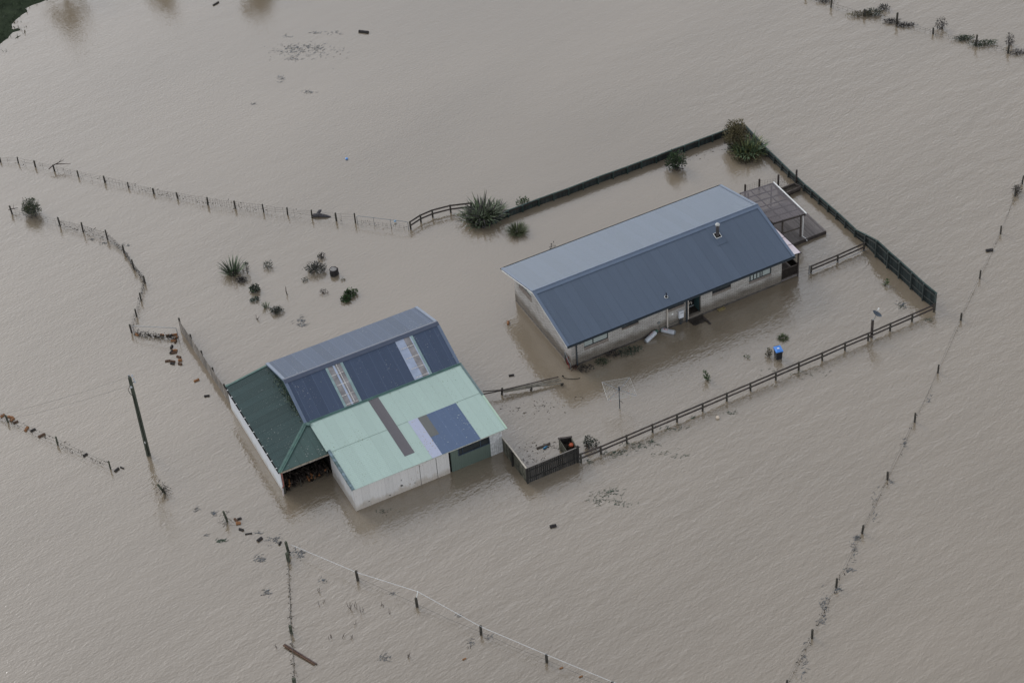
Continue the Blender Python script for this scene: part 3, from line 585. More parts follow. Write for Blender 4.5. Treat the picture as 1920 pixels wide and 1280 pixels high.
mb = MB(); mb.box(8.24, 10.63, .02, .03, 1.37, 2.26); mb.build('pane', M_GLASS, ww)
mb = MB(); vcorr(mb, 10.70, 11.68, 0, -.6, 2.3, amp=.016); mb.build('end_wall', mat('white_ribbed_cladding', (.5, .5, .5), .6, .2, .2, 5), shed)
mb = MB(); vcorr(mb, .02, 4.13, .0, -.6, lambda y: zg(0, y) - .06, 'y', -1, th=.04); mb.build('side_wall', sheet_mat('stained_white_side', (.52, .52, .52), 'y', rough=.6, lap=.6, fade=.05, wear=.1, lapdark=.85, tide=.8), shed)
mb = MB(); vcorr(mb, 4.2, D3 - .06, ULL + .07, -.6, ZL - .1, 'y', -1, th=.05, amp=.005); mb.build('left_wall', M_WHITESIDE, shed)
mb = MB(); vcorr(mb, .06, D3 - .1, 11.68, -.6, lambda y: (zg(0, y) if y < D1 else zs(0, y)) - .07, 'y', 1, th=.05); mb.build('right_wall', M_WHITESIDE, shed)
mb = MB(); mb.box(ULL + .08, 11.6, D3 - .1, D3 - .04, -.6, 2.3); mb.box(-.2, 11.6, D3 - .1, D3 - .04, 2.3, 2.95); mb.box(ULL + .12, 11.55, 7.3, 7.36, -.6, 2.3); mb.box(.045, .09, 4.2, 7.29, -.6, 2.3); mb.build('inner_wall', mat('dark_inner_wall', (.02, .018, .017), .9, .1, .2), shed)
# open firewood bay: fascia, post, waste pipe
mb = MB(); mb.bar((ULL + .03, DL + .06, 2.16), (-.02, DL + .06, 2.16), .03, .16); mb.build('fascia_board', mat('flaking_white_board', (.36, .32, .29), .8, .2, .5, 9), shed)
mb = MB(); mb.bar((ULL + .02, DL - .01, 2.262), (-.14, DL - .01, 2.262), .06, .05); mb.build('bay_gutter', mat('rusty_cream_gutter', (.32, .27, .2), .6, .3, .45, 7), shed)
mb = MB(); mb.box(ULL + .1, ULL + .24, DL + .12, DL + .26, -.6, 2.1); mb.build('bay_post', M_POST, shed)
mb = MB(); mb.tube([(-3.72, DL - .02, 2.22), (-3.72, DL + .02, .95), (-3.8, DL + .04, .8), (-3.86, DL + .04, .75)], .045, 8); mb.build('downpipe', mat('red_brown_pipe', (.3, .12, .1), .5, .3, .15), shed)
mb = MB(); mb.tube([(-3.86, DL + .04, .78), (-3.88, DL + .02, .4), (-3.88, DL, -.3)], .045, 8); mb.build('downpipe', mat('pinkish_white_pipe', (.55, .48, .47), .5), shed)
for x in (-2.4, -1.36, -.33): mb = MB(); mb.box(x - .03, x + .03, 4.24, 4.3, -.5, .74 - .05 * (x + 2.4)); mb.build('bay_stake', M_POST, shed)
# front spouting under the pale green roof
mb = MB(); mb.bar((3.9, -.16, 2.24), (12.0, -.16, 2.24), .08, .07); mb.build('front_gutter', mat('dull_white_gutter', (.5, .48, .44), .6, .3, .25, 5), shed)
mb = MB(); mb.box(0.0, 11.68, -.1, -.02, 2.2, 2.26); mb.build('front_fascia', mat('dull_white_fascia', (.4, .38, .35), .7, .2, .2, 5), shed)  # fascia in a duller off-white than the gutter

# ------------------------------------------------------------------ fences
rng = random.Random(5)
def post_mesh(r, h, below=.6, sq=False, m=None, top=True):
    mb = MB()
    if sq: mb.box(-r, r, -r * .8, r * .8, -below, h)
    else: mb.tube([(0, 0, -below), (0, 0, h - .03), (0, 0, h)], [r * 1.03, r, r * .8], 8)
    return mb
def wire_fence(label, posts, group=None, pm=None, wires=(.25, .42, .6), wr=.009, hairs=0, debris=0, rad=.065, wm=None, dens=None, name='wire_fence', skipwire=(), dmat=None):
    """posts: list of (foot px, top px). Posts, wires, netting stays and the flood wrack caught in them belong to the fence"""
    pts = [(G(*b), HT(b, t), b, t) for b, t in posts]
    root = thing(name, label, 'fence', pts[0][0], 0, group)
    o = root.location; proto = None; tops = []
    for p, h, b, t in pts:
        h = max(.25, h); lean = (rng.gauss(0, .03), rng.gauss(0, .03)); sc = rng.uniform(.9, 1.2)
        if proto is None: proto = post_mesh(rad, 1.0, .7).build('post', pm or M_POST, root); c = proto
        else: c = part_copy(proto, root, (0, 0, 0))
        c.location = p - o; c.rotation_euler = (lean[0], lean[1], rng.uniform(0, 6)); c.scale = (sc, sc, h)
    for wi, f in enumerate(wires):
        mb = MB(); path = []
        for i, (p, h, b, t) in enumerate(pts):
            path.append(p + Vector((0, 0, max(.03, f * max(.25, h)))))
            if i + 1 < len(pts):
                q = pts[i + 1]; mid = (p + q[0]) / 2; path.append(mid + Vector((rng.gauss(0, .04), rng.gauss(0, .04), max(.02, f * (h + q[1]) / 2 - .05))))
        mb.tube(path, wr, 4); mb.build('wire', wm or M_WIRE, root, world=True)
    if hairs or debris:
        mb = MB()
        for i in range(len(pts) - 1):
            if i in skipwire: continue
            p, q = pts[i], pts[i + 1]; k = dens[i] if dens else 1.0
            for j in range(int(hairs * k)):
                t = (j + .5) / max(1, hairs * k); c = p[0].lerp(q[0], t); hh = (p[1] + (q[1] - p[1]) * t) * wires[-1]
                mb.tube([c + Vector((0, 0, -.05)), c + Vector((0, 0, hh))], wr * .8, 4)
            for j in range(int(debris * k)):
                t = rng.random(); c = p[0].lerp(q[0], t); hh = (p[1] + (q[1] - p[1]) * t) * rng.choice(wires) * rng.choice((1, 1, .3))
                c = c + Vector((rng.gauss(0, .05), rng.gauss(0, .05), max(.01, hh - .03)))
                mb.leaf(c, rng.uniform(.08, .28), rng.uniform(.03, .08), (rng.gauss(0, 1), rng.gauss(0, 1), rng.gauss(-.2, .5)))
        ob = mb.build('caught_debris', dmat or M_DEBRIS, root, world=True); ob['kind'] = 'stuff'
    return root
F1 = [((1, 303.5), (-.5, 295)), ((34.4, 305.8), (31.7, 294.5)), ((66.4, 312.5), (63.3, 301)), ((102.3, 321), (100, 309)), ((147.2, 330.8), (145.3, 319.8)), ((196.9, 342), (194.2, 330)), ((240.9, 351.6), (238.6, 341.7)), ((288.3, 362.8), (286.2, 353)), ((333.4, 371.9), (331.5, 360.6)), ((389.8, 383.7), (387.5, 369.5)), ((441.3, 390.3), (438.9, 376.4)), ((494.3, 397.2), (491.8, 382.9)), ((539.3, 402.1), (536.9, 389.3)), ((585.2, 408.5), (582.4, 393.8)), ((630.9, 414), (628.7, 399.2)), ((666.6, 417.8), (664.4, 400.4))]
wire_fence('long post and wire fence crossing the water to the thin grey steel gate', F1, hairs=6, debris=12, wires=(.35, .62, .9), dens=[.2, .2, .2, .6, .5, 1.2, 1.4, 1.5, 1.5, 2.0, 1.7, .5, .3, .3, .3], wr=.008)
F2 = [((22.7, 401), (18.8, 386)), ((112.8, 423.8), (109.4, 407)), ((156.3, 435), (152.3, 416.7)), ((201.6, 448.8), (197.3, 431)), ((232.8, 473.8), (229.7, 459.4)), ((251.3, 504.5), (248.3, 486)), ((272, 530.6), (268.5, 516.6)), ((264.6, 562.7), (261.7, 548.4)), ((256.3, 593), (253.6, 579)), ((247, 623.2), (244.7, 607.8))]
wire_fence('bending post and wire fence from the lone dark bush down to the debris-filled gate', F2, hairs=10, debris=26, wires=(.2, .45, .7), dens=[.6, 1.4, 1.8, 1.8, 2, 1.8, 1.1, .6, .7], wr=.008)
F3 = [((-20, 776), (-24, 763)), ((15, 790.7), (11, 777.5)), ((108.3, 833.4), (104.2, 818.5)), ((207.2, 878.5), (203.7, 863.8))]
wire_fence('broken wire fence with caught firewood running past the power pole at the left edge', F3, hairs=3, debris=50, wires=(.3, .75), dens=[1, 1.1, 1.1], pm=M_POSTG)
F4 = [((1758.5, 698.5), (1760.5, 683.5)), ((1715, 791), (1717, 774)), ((1664, 898.5), (1666, 883.5)), ((1616.5, 999), (1618, 983.5)), ((1568, 1100), (1570, 1084)), ((1522.5, 1195), (1523.5, 1180)), ((1474, 1290), (1475.5, 1274))]
F4 = [((1916.5, 345), (1918.5, 330)), ((1903, 368), (1905, 350)), ((1876, 438), (1876.8, 424)), ((1837, 522), (1838, 507)), ((1801.5, 600), (1803, 587))] + F4
wire_fence('mostly drowned post and wire fence down the right side of the picture', F4, hairs=0, debris=9, wires=(.12, .5), dens=[2, 1, .4, .3, .3, .5, 1, 1.6, 1.5, 2.5, 4], wr=.007, rad=.07)
F5 = [((1510, -6), (1510, -20)), ((1558, 14), (1558, -2)), ((1620, 30.6), (1620, 17.5)), ((1681, 45), (1682, 23.6)), ((1749.4, 64), (1749.8, 52.5)), ((1829.7, 86.4), (1831, 66.3)), ((1890, 99), (1890.5, 84)), ((1950, 112), (1951, 95))]
wire_fence('distant weedy post and wire fence across the top right corner', F5, hairs=7, debris=14, wires=(.25, .5), wr=.008, rad=.09)
F6 = [((540.6, 1034), (540, 1015)), ((541, 1051), (540.4, 1036)), ((546.7, 1187), (543.9, 1171.7)), ((553, 1288), (550, 1272))]
wire_fence('sagging wire fence hung with wrack running straight down from the tape fence corner', F6, hairs=0, debris=75, wires=(.1, .4), dens=[.5, 1.2, .8], pm=M_POSTG, rad=.11)
F7 = [((671, 1087), (668.4, 1070)), ((782.2, 1136.5), (779.5, 1120.8)), ((902, 1188.5), (899.2, 1173.6)), ((1025.4, 1240.7), (1022.7, 1226.7)), ((1149, 1291), (1146.5, 1277.3)), ((1275, 1345), (1272, 1330))]
tf = wire_fence('low post fence with bright white electric tape crossing the bottom foreground', F7, wires=(.3,), name='tape_fence', pm=M_POST, rad=.09)
mb = MB(); P0 = G(545, 1020, .6)
tp = [P0] + [G(668.4, 1071.5, HT(*F7[0]) - .05), G(783.3, 1108, 1.15)] + [G(t[0] + 1, t[1] - 1, HT(b, t) + .03) for b, t in F7[2:]]
for dz in (0, .05): mb.tube([a + Vector((0, 0, -dz - .02 * (i % 2))) for i, a in enumerate(tp)], .009, 5)
mb.build('electric_tape', M_TAPE, tf, world=True)
mb = MB(); mb.tube([G(780.5, 1122, .7), G(783.3, 1107.5, 1.2)], .03, 6); mb.build('tape_standoff', M_WHITE, tf, world=True)
# lone leaning posts on the drowned line between the pole and the tape fence
def lone_post(label, b, t, weeds, lean, cat='fence post'):
    g = G(*b); h = HT(b, t); r = thing('fence_post', label, cat, g, 0, 'lone drowned fence posts')
    p = post_mesh(.08, h).build('post', M_POSTG, r); p.rotation_euler = lean
    mb = MB()
    for i in range(weeds):
        a = rng.uniform(0, 6.3); z = rng.uniform(0.02, h); mb.tube([(0, 0, z), (.3 * math.cos(a) * rng.random(), .3 * math.sin(a) * rng.random(), z * .8), (.7 * rng.random() * math.cos(a), .7 * rng.random() * math.sin(a), max(.01, z - .3))], .012, 4)
    for i in range(weeds): mb.leaf((rng.gauss(-.15, .3), rng.gauss(0, .2), rng.uniform(.01, h)), rng.uniform(.1, .3), .06)
    mb.build('caught_weed', M_DEBRIS, r)['kind'] = 'stuff'
lone_post('leaning fence post draped with weed below the power pole', (309, 923.8), (304, 905), 26, (.05, -.35, 0))
lone_post('thin fence post with a weedy tip beside orange firewood', (426.3, 977), (418.7, 957.4), 10, (.02, -.12, 0))

def rail_fence(label, posts, rails=(.92, .45), group=None, rm=None, rw=.045, rh=.14, rad=.075, sq=False, ends=0, name='rail_fence', pm=None):
    pts = [(G(*b), HT(b, t)) for b, t in posts]; root = thing(name, label, 'fence', pts[0][0], 0, group); o = root.location
    proto = None
    hm = sorted(p[1] for p in pts)[len(pts) // 2]
    for p, h in pts:
        h = hm * .6 + h * .4
        if proto is None: proto = post_mesh(rad, 1, .7, sq).build('post', pm or M_POST, root); c = proto
        else: c = part_copy(proto, root, (0, 0, 0))
        a = math.atan2(pts[-1][0].y - pts[0][0].y, pts[-1][0].x - pts[0][0].x); c.location = p - o; c.rotation_euler = (rng.gauss(0, .015), rng.gauss(0, .015), a); c.scale = (1, 1, h)
    for f in rails:
        mb = MB()
        path = [p + Vector((0, 0, f * (hm * .6 + h * .4))) for p, h in pts]
        d0 = (path[1] - path[0]).normalized(); n = Vector((d0.y, -d0.x, 0)) * (rad * .0)
        d1 = (path[-1] - path[-2]).normalized(); path[-1] = path[-1] + d1 * .1; path[0] = path[0] - d0 * .1
        for a, b in zip(path[:-1], path[1:]):
            dd = (b - a).normalized(); mb.bar(a - dd * .0, b + dd * .0, rw, rh)
        mb.build('rail', rm or M_RAIL, root, world=True)
    return root
FL = [((1089.7, 866), (1089.7, 847.2)), ((1126.9, 850.6), (1126.4, 836.3)), ((1175.3, 830.3), (1175.2, 815.6)), ((1223.6, 809.7), (1223.3, 794.8)), ((1269.4, 790.3), (1269.4, 776)), ((1317.5, 770.3), (1317.5, 755.5)), ((1362.7, 751), (1362.7, 736)), ((1407.2, 732.2), (1407.2, 717.3)), ((1454.5, 711.9), (1454.5, 697)), ((1497.5, 693.6), (1497.5, 678.8)), ((1541.6, 675.2), (1541.6, 660.3)), ((1584.2, 656.4), (1584.5, 641.6)), ((1627.5, 638.4), (1627.8, 623.6)), ((1668.8, 620), (1669.2, 606)), ((1709.8, 602.5), (1710.5, 588.3)), ((1750.8, 584.8), (1750.8, 570))]
rail_fence('long dark two rail fence from the paling pen to the tall green fence end', FL)
FC = [((770.3, 429.4), (768, 414.4)), ((789.4, 416.5), (788.1, 402.8)), ((811.5, 407.1), (810.3, 393.4)), ((845.3, 398.5), (844, 384.4)), ((884.3, 394), (883.7, 379.7))]
rail_fence('short curving two rail fence between the thin steel gate and the big flax bush', FC)
FS = [((1520.8, 511.9), (1520.8, 498)), ((1570.3, 491), (1570.3, 477.8)), ((1619.5, 470), (1619.5, 453.6))]
fs = rail_fence('short two rail fence between the house porch and the dark green fence', FS)
g0 = G(1516.8, 513.8)
mb = MB(); mb.tube([g0 + Vector((0, 0, -.5)), g0 + Vector((0, 0, .85))], .035, 6); mb.build('end_stake', M_DARKPIPE, fs, world=True)
hx = Vector((20.9, .75, 0)); hx = Vector((4.045 + hx.x * math.cos(HTH) - hx.y * math.sin(HTH), 115.154 + hx.x * math.sin(HTH) + hx.y * math.cos(HTH), 0))
for z in (.15, .45, .8): mb = MB(); mb.tube([hx + Vector((.06, 0, z)), g0 + Vector((0, 0, z))], .009, 4); mb.build('netting_wire', M_WIRE, fs, world=True)
mb = MB(); a, b = G(1520.8, 511.9, .13), G(1628, 466, .13); mb.tube([a, b], .025, 5); mb.build('bottom_pipe', M_STEEL, fs, world=True)

# collapsed rail fence beside the shed
cr0 = G(941, 738); cf = thing('collapsed_rail_fence', 'collapsed rail fence with fanned grey rails between the shed and the house corner', 'fence', cr0)
M_WRAIL = mat('silvered_rail', (.2, .185, .155), .75, .3, .25, 3, island=.2)
for (p0, z0), (p1, z1) in [(((905.3, 733.6), .62), ((941.9, 730.8), .6)), (((906.3, 738.6), .5), ((942.5, 731.5), .5)), (((941, 731.5), .55), ((1046.9, 706.2), .5)), (((943, 732.5), .45), ((1049.5, 709.8), .36)), (((944, 734), .34), ((1052, 713.0), .25)), (((993, 725.5), .22), ((1054.4, 718.2), .12)), (((944, 735), .2), ((996, 726), .2))]:
    mb = MB(); mb.bar(G(*p0, z0), G(*p1, z1), .05, .075); mb.build('rail', M_WRAIL if z1 < .5 else M_RAIL, cf, world=True)
for (b, h, ln) in (((941, 739), .66, (.05, .1, 0)), ((995, 731), .35, (.4, .3, 0)), ((1053, 722), .25, (.2, .5, 0))):
    p = post_mesh(.08, h).build('post', M_POST, cf); p.location = G(*b) - cr0; p.rotation_euler = ln

def paling_fence(label, path, name, pm, cap=None, hpts=None, pw=.145, gap=.006, th=.02, postside=1, postpx=None, rails=(.3, .8), below=.5, posth=.0, prng=.0, capw=.1, rail_m=None, rmat=None, group=None, jitter=.008, tag_side=1):
    """path: list of (world foot point, height). Boards on one side of rails and posts"""
    root = thing(name, label, 'fence', path[0][0], 0, group); mb = MB(); rm = MB()
    for (a, ha), (b, hb) in zip(path[:-1], path[1:]):
        d = (b - a); ln = d.length; d.normalize(); n = Vector((-d.y, d.x, 0)); s = 0
        while s < ln - .02:
            e = min(ln, s + pw); t = (s + e) / 2 / ln; h = ha + (hb - ha) * t + rng.uniform(-jitter, jitter)
            h0 = ha + (hb - ha) * s / ln + rng.uniform(-jitter, jitter) * .3; h1 = ha + (hb - ha) * e / ln
            p, q = a + d * s, a + d * (e - gap); o = n * (.0 + rng.uniform(-.002, .002))
            mb.prism([p + o + Vector((0, 0, -below)), q + o + Vector((0, 0, -below)), q + o + Vector((0, 0, h1)), p + o + Vector((0, 0, h0))], n * th)
            s += pw + gap
        for i, f in enumerate(rails):
            r = MB(); off = -n * .03 * tag_side + (n * th if tag_side < 0 else Vector((0, 0, 0))); r.bar(a + off + Vector((0, 0, ha * f)), b + off + Vector((0, 0, hb * f)), .05, .08); r.build('rail', rmat or pm, root, world=True)
        if cap: c = MB(); c.bar(a + Vector((0, 0, ha + .012)) + n * th / 2, b + Vector((0, 0, hb + .012)) + n * th / 2, capw, .03); c.build('cap', cap, root, world=True)
    mb.build('palings', pm, root, world=True)
    return root
def add_posts(root, pts, m, side, r=.05, name='post'):
    """pts: (world foot, height)"""
    proto = None
    for p, h in pts:
        if proto is None: proto = post_mesh(r, 1, .5, True).build(name, m, root); c = proto
        else: c = part_copy(proto, root, (0, 0, 0))
        c.location = p + side - root.location; c.scale = (1, 1, h); c.rotation_euler = (0, 0, 0.43)
# back fence
bt = [(951.7, 395), (978.8, 385), (1009, 373.5), (1037, 363.5), (1065, 353.8), (1092.3, 343.3), (1120.4, 332.5), (1148.5, 322.5), (1175.2, 313.1), (1201.7, 303.1), (1229.6, 293.4), (1256.7, 282.6), (1282.5, 273.4), (1309, 263.3), (1334.8, 253.9), (1361.4, 243.8)]
HB = .66
pts = [(G(905, 428), .06), (G(929, 417.8), .3)] + [(G(*p, HB) * 1 - Vector((0, 0, HB)), HB) for p in bt] + [(G(1393, 231.5, HB) - Vector((0, 0, HB)), HB)]
bf = paling_fence('dark green low fence along the back of the garden behind the house', pts, 'paling_fence', M_GPALE, M_GCAP, rails=(.85,), rmat=mat('rusty_green_rail', (.045, .036, .03), .8), capw=.12)
dv = (pts[-1][0] - pts[2][0]).normalized(); nn = Vector((dv.y, -dv.x, 0)) * .09
add_posts(bf, [(p, h + .02) for p, h in pts[1:-1]], M_GCAP, nn, .05)
# side fence: low part and tall part
et = [(1431.7, 273), (1440, 281.6), (1453.5, 294), (1467, 307), (1479.7, 319.6), (1493.6, 332), (1508.8, 346), (1522.8, 357.5), (1537, 370), (1553.8, 384.5), (1569.7, 398.2), (1586.5, 414), (1604.7, 431)]
HEF = .66
e1 = [(G(1398, 236, HEF) - Vector((0, 0, HEF)), HEF)] + [(G(*p, HEF) - Vector((0, 0, HEF)), HEF) for p in et]
e1[-2] = (e1[-2][0], .68)
ttops = [(1622, 441.5), (1643.8, 449.7), (1664.8, 470.8), (1686.7, 489.5), (1709.4, 509), (1732, 530), (1757.8, 550.5)]
tb = [(1623, 459), (1643, 481.5), (1664.7, 502), (1686.3, 521), (1708.5, 541.4), (1731, 562.4), (1754, 580)]
e2 = [(G(*b), HT(b, t)) for b, t in zip(tb, ttops)]
e2 = [(p, min(h, 1.62)) for p, h in e2]; e2[0] = (e2[0][0], 1.0)
ef = paling_fence('dark green side fence, low beside the deck and tall at its right end', e1 + e2, 'paling_fence', M_GPALE, M_GCAP, rails=(.3, .8), rmat=mat('weathered_green_rail', (.055, .06, .055), .8), tag_side=1, capw=.12)
dv = (e1[-1][0] - e1[0][0]).normalized(); nn = Vector((dv.y, -dv.x, 0)) * .09
add_posts(ef, [(p, h + .03) for p, h in (e1 + e2)[1:]], mat('grey_green_post', (.055, .065, .062), .8, .2, .2), nn, .055)
# left weathered paling fence
lt = [(333.8, 598.9), (355, 629.5), (375.5, 660.3), (396.5, 691.5), (418, 722.5), (430.5, 741)]
HLF = 1.15
lp = [(G(*p, HLF) - Vector((0, 0, HLF)), HLF) for p in lt]
lf = paling_fence('weathered grey paling fence running down to the left corner of the shed', lp, 'paling_fence', M_GREYPALE, None, rails=(.3, .8), tag_side=-1, jitter=.02)
dv = (lp[-1][0] - lp[0][0]).normalized(); nn = Vector((-dv.y, dv.x, 0)) * .08
add_posts(lf, [(p, h + .12) for p, h in lp[:-1]], M_POST, nn, .06)
# dark pen by the shed
pa = [(G(943.5, 846.5), 1.45), (G(963.2, 872), 1.5), (G(988.8, 906), 1.5)]
pen1 = paling_fence('mossy paling panel fence with pale cap between shed corner and dark pen wall', pa, 'paling_fence', M_MOSSPALE, M_CAPLIGHT, rails=(.18, .55, .88), tag_side=-1, rmat=M_MOSSPALE)
add_posts(pen1, [(pa[1][0], 1.5)], M_DARKPALE, Vector((-.06, -.06, 0)), .07)
pb = [(G(990, 905.5), 1.5), (G(1084.4, 866.2), 1.48)]
pen2 = paling_fence('dark brown paling fence with pale cap in front of the compost box', pb, 'paling_fence', M_DARKPALE, mat('grey_cap', (.2, .18, .165), .8), rails=(.3, .8), gap=.009, jitter=.02, capw=.06)
add_posts(pen2, [(pb[0][0], 1.5), (pb[1][0], 1.62)], M_DARKPALE, Vector((0, 0, 0)), .08)
# compost box behind the pen
cbx = thing('compost_box', 'open timber compost box with dark scraps and an orange item behind the dark paling fence', 'compost box', G(1066, 858, 0))
c0 = {'a': G(1047.5, 824, .95), 'b': G(1070.3, 820.5, .95), 'c': G(1079.5, 838.5, .95), 'd': G(1062, 846.5, .95)}
def wallslab(mb, p, q, h0, h1, t=.06):
    p = Vector((p.x, p.y, h0)); q = Vector((q.x, q.y, h0)); d = (q - p).normalized(); n = Vector((-d.y, d.x, 0)) * t; mb.prism([p, q, q + Vector((0, 0, h1 - h0)), p + Vector((0, 0, h1 - h0))], n)
for p, q, mm in (('a', 'b', M_DARKPALE), ('b', 'c', M_MOSSPALE), ('a', 'd', M_MOSSPALE)):
    mb = MB(); wallslab(mb, c0[p], c0[q], -.5, 1.0); mb.build('side_panel', mm, cbx, world=True)
mb = MB(); mb.bar(c0['a'] + Vector((-.05, .05, .06)), c0['b'] + Vector((.1, .05, .06)), .16, .04); mb.build('rim_board', M_RAIL, cbx, world=True)
mb = MB(); cen = sum(c0.values(), Vector()) / 4
for i in range(160): mb.leaf((cen.x + rng.gauss(0, .28), cen.y + rng.gauss(0, .28), .55 + rng.gauss(0, .06)), rng.uniform(.08, .2), .08)
mb.prism([Vector((v.x * .9 + cen.x * .1, v.y * .9 + cen.y * .1, .35)) for v in c0.values()], (0, 0, .18)); mb.build('compost', M_SOIL, cbx, world=True)['kind'] = 'stuff'
q = G(1071.5, 834, .7); pk = MB(); pk.lathe((0, 0, 0), [(.05, -.1), (.16, -.06), (.2, .02), (.15, .1), (.04, .12)], 12); pk = pk.build('orange_scrap', mat('orange_red_skin', (.4, .09, .04), .5, .3, .2, 4)); pk.location = q; tag(pk, 'small orange red scrap lying among the dark compost in the box', 'scrap')

# netting fence with tall posts by the patio
tp_ = [((1397, 366), (1396.5, 356)), ((1423.5, 356), (1423, 345)), ((1459, 350.5), (1458.5, 331.5)), ((1492.8, 345), (1492.5, 318.5))]
nf = thing('netting_fence', 'wire netting between tall dark posts behind the patio roof', 'fence', G(*tp_[0][0]))
proto = None; tops = []
for i, (b, t) in enumerate(tp_):
    g = G(*b); h = [1.1, 1.1, 1.25, 1.45][i]
    if proto is None: proto = post_mesh(.085, 1).build('post', M_RAIL, nf); c = proto
    else: c = part_copy(proto, nf, (0, 0, 0))
    c.location = g - nf.location; c.scale = (1, 1, h)
mb = MB()
for (a, _), (b, _) in zip(tp_[:-1], tp_[1:]):
    a, b = G(*a), G(*b)
    for z in (.1, .3, .5, .7, .9): mb.tube([a + Vector((0, 0, z)), b + Vector((0, 0, z))], .006, 4)
    n = int((b - a).length / .22)
    for k in range(1, n): p = a.lerp(b, k / n); mb.tube([p, p + Vector((0, 0, .92))], .006, 4)
for k in range(26): t = rng.random(); p = G(1459, 350.5).lerp(G(1492, 345), t); mb.leaf(p + Vector((0, 0, rng.uniform(.05, .7))), rng.uniform(.05, .15), .05)
mb.build('netting', M_WIRE, nf, world=True)
bed = thing('garden_bed', 'narrow timber edged garden bed with wet soil beside the patio roof', 'garden bed', G(1475, 352, .3))
cs = [G(1458.5, 357.5, .3), G(1489.5, 346, .3), G(1501, 352, .3), G(1470, 365, .3)]
for i in range(4): mb = MB(); mb.bar(cs[i], cs[(i + 1) % 4], .1, .3); mb.build('edge_board', M_TIMBER, bed, world=True)
mb = MB(); mb.prism([v + Vector((0, 0, -.3)) for v in cs], (0, 0, .32)); mb.build('soil', M_SOIL, bed, world=True)
mb = MB(); c = G(1466, 358, .36)
for i in range(14): mb.leaf(c + Vector((rng.gauss(0, .1), rng.gauss(0, .1), .05 + rng.random() * .15)), .15, .06)
mb.build('sprout', M_LEAF, bed, world=True)

# gates
def gate(name, label, bl, br, tl, tr, mesh_debris, sag=.0, feet=()):
    A, B = G(*bl), G(*br); hA, hB = HT(bl, tl), HT(br, tr); g = thing(name, label, 'gate', A)
    mb = MB(); a0, b0 = A + Vector((0, 0, -.5)), B + Vector((0, 0, -.5)); at, bt_ = A + Vector((0, 0, hA)), B + Vector((0, 0, hB)); u = (bt_ - at).normalized()
    mb.tube([a0, at - Vector((0, 0, .12)), at + u * .04 - Vector((0, 0, .03)), at + u * .14, bt_ - u * .14, bt_ - u * .04 - Vector((0, 0, .03)), bt_ - Vector((0, 0, .12)), b0], .027, 6); mb.build('frame', M_STEEL, g, world=True)
    for t in feet: mb = MB(); p = A.lerp(B, t); mb.tube([p + Vector((0, 0, -.5)), p + Vector((0, 0, hA + (hB - hA) * t))], .02, 6); mb.build('upright', M_STEEL, g, world=True)
    mb = MB()
    for z in (.12, .3): mb.tube([A + Vector((0, 0, z)), B + Vector((0, 0, z))], .007, 4)
    for k in range(1, 12): p = A.lerp(B, k / 12); mb.tube([p, p + Vector((0, 0, .45))], .006, 4)
    mb.build('mesh', M_WIRE, g, world=True)
    if mesh_debris:
        mb = MB()
        for k in range(mesh_debris): p = A.lerp(B, rng.uniform(.04, .96)); mb.leaf(p + Vector((rng.gauss(0, .06), rng.gauss(0, .06), abs(rng.gauss(.1, .2)))), rng.uniform(.08, .25), rng.uniform(.04, .09))
        mb.build('caught_debris', M_DEBRIS, g, world=True)['kind'] = 'stuff'
    return g
gate('steel_gate', 'thin grey steel pipe gate standing open water between the wire fence and curved rail fence', (670.3, 418), (766.2, 431), (669.5, 404.5), (764.6, 416), 22, feet=(.33, .66))
gate('steel_gate', 'drowned steel gate clogged with dark debris and firewood beside the grey paling fence', (252.2, 626.5), (335.5, 638), (250.9, 610.9), (333.4, 614.5), 330)

# ------------------------------------------------------------------ plants
def tussock(name, label, px, r, h, n, m, group=None, wd=.03, droop=.8, spread=.6, flower=0, stem=0, cat='plant', mix=None, fans=((0, 0, 1),)):
    """a clump of arching blades from a small crown"""
    g = G(*px); t = thing(name, label, cat, g, 0, group); mb = MB(); mb2 = MB()
    for i in range(n):
        a = rng.uniform(0, 2 * math.pi); fan = rng.choice(fans); rr = r * .42 * math.sqrt(rng.random()) * fan[2]; sp = rng.random() ** .7 * spread * 1.6
        d = Vector((math.cos(a) * sp, math.sin(a) * sp, 1)); ln = math.hypot(r, h) * rng.uniform(.55, 1.0) if sp > .5 else h * rng.uniform(.6, 1.05)
        (mb2 if mix and rng.random() < .35 else mb).blade((fan[0] + rr * math.cos(a), fan[1] + rr * math.sin(a), -.05), d, ln * fan[2], wd * rng.uniform(.7, 1.3), droop * rng.uniform(.4, 1.3) * (0.3 + sp), 5)
    mb.build('foliage', m, t)
    if mix and mb2.v: mb2.build('dry_foliage', mix, t)
    for k in range(flower):
        a = rng.uniform(0, 6.28); q = MB(); p = Vector((.3 * r * math.cos(a), .3 * r * math.sin(a), 0)); e = p + Vector((rng.gauss(0, .2), rng.gauss(0, .2), h * rng.uniform(.8, 1.1)))
        q.tube([p, p.lerp(e, .6), e], .012, 4)
        for j in range(7): q.leaf(e - Vector((0, 0, .05 * j)), .1, .05)
        q.build('flower_stalk', M_FLOWER, t)
    return t
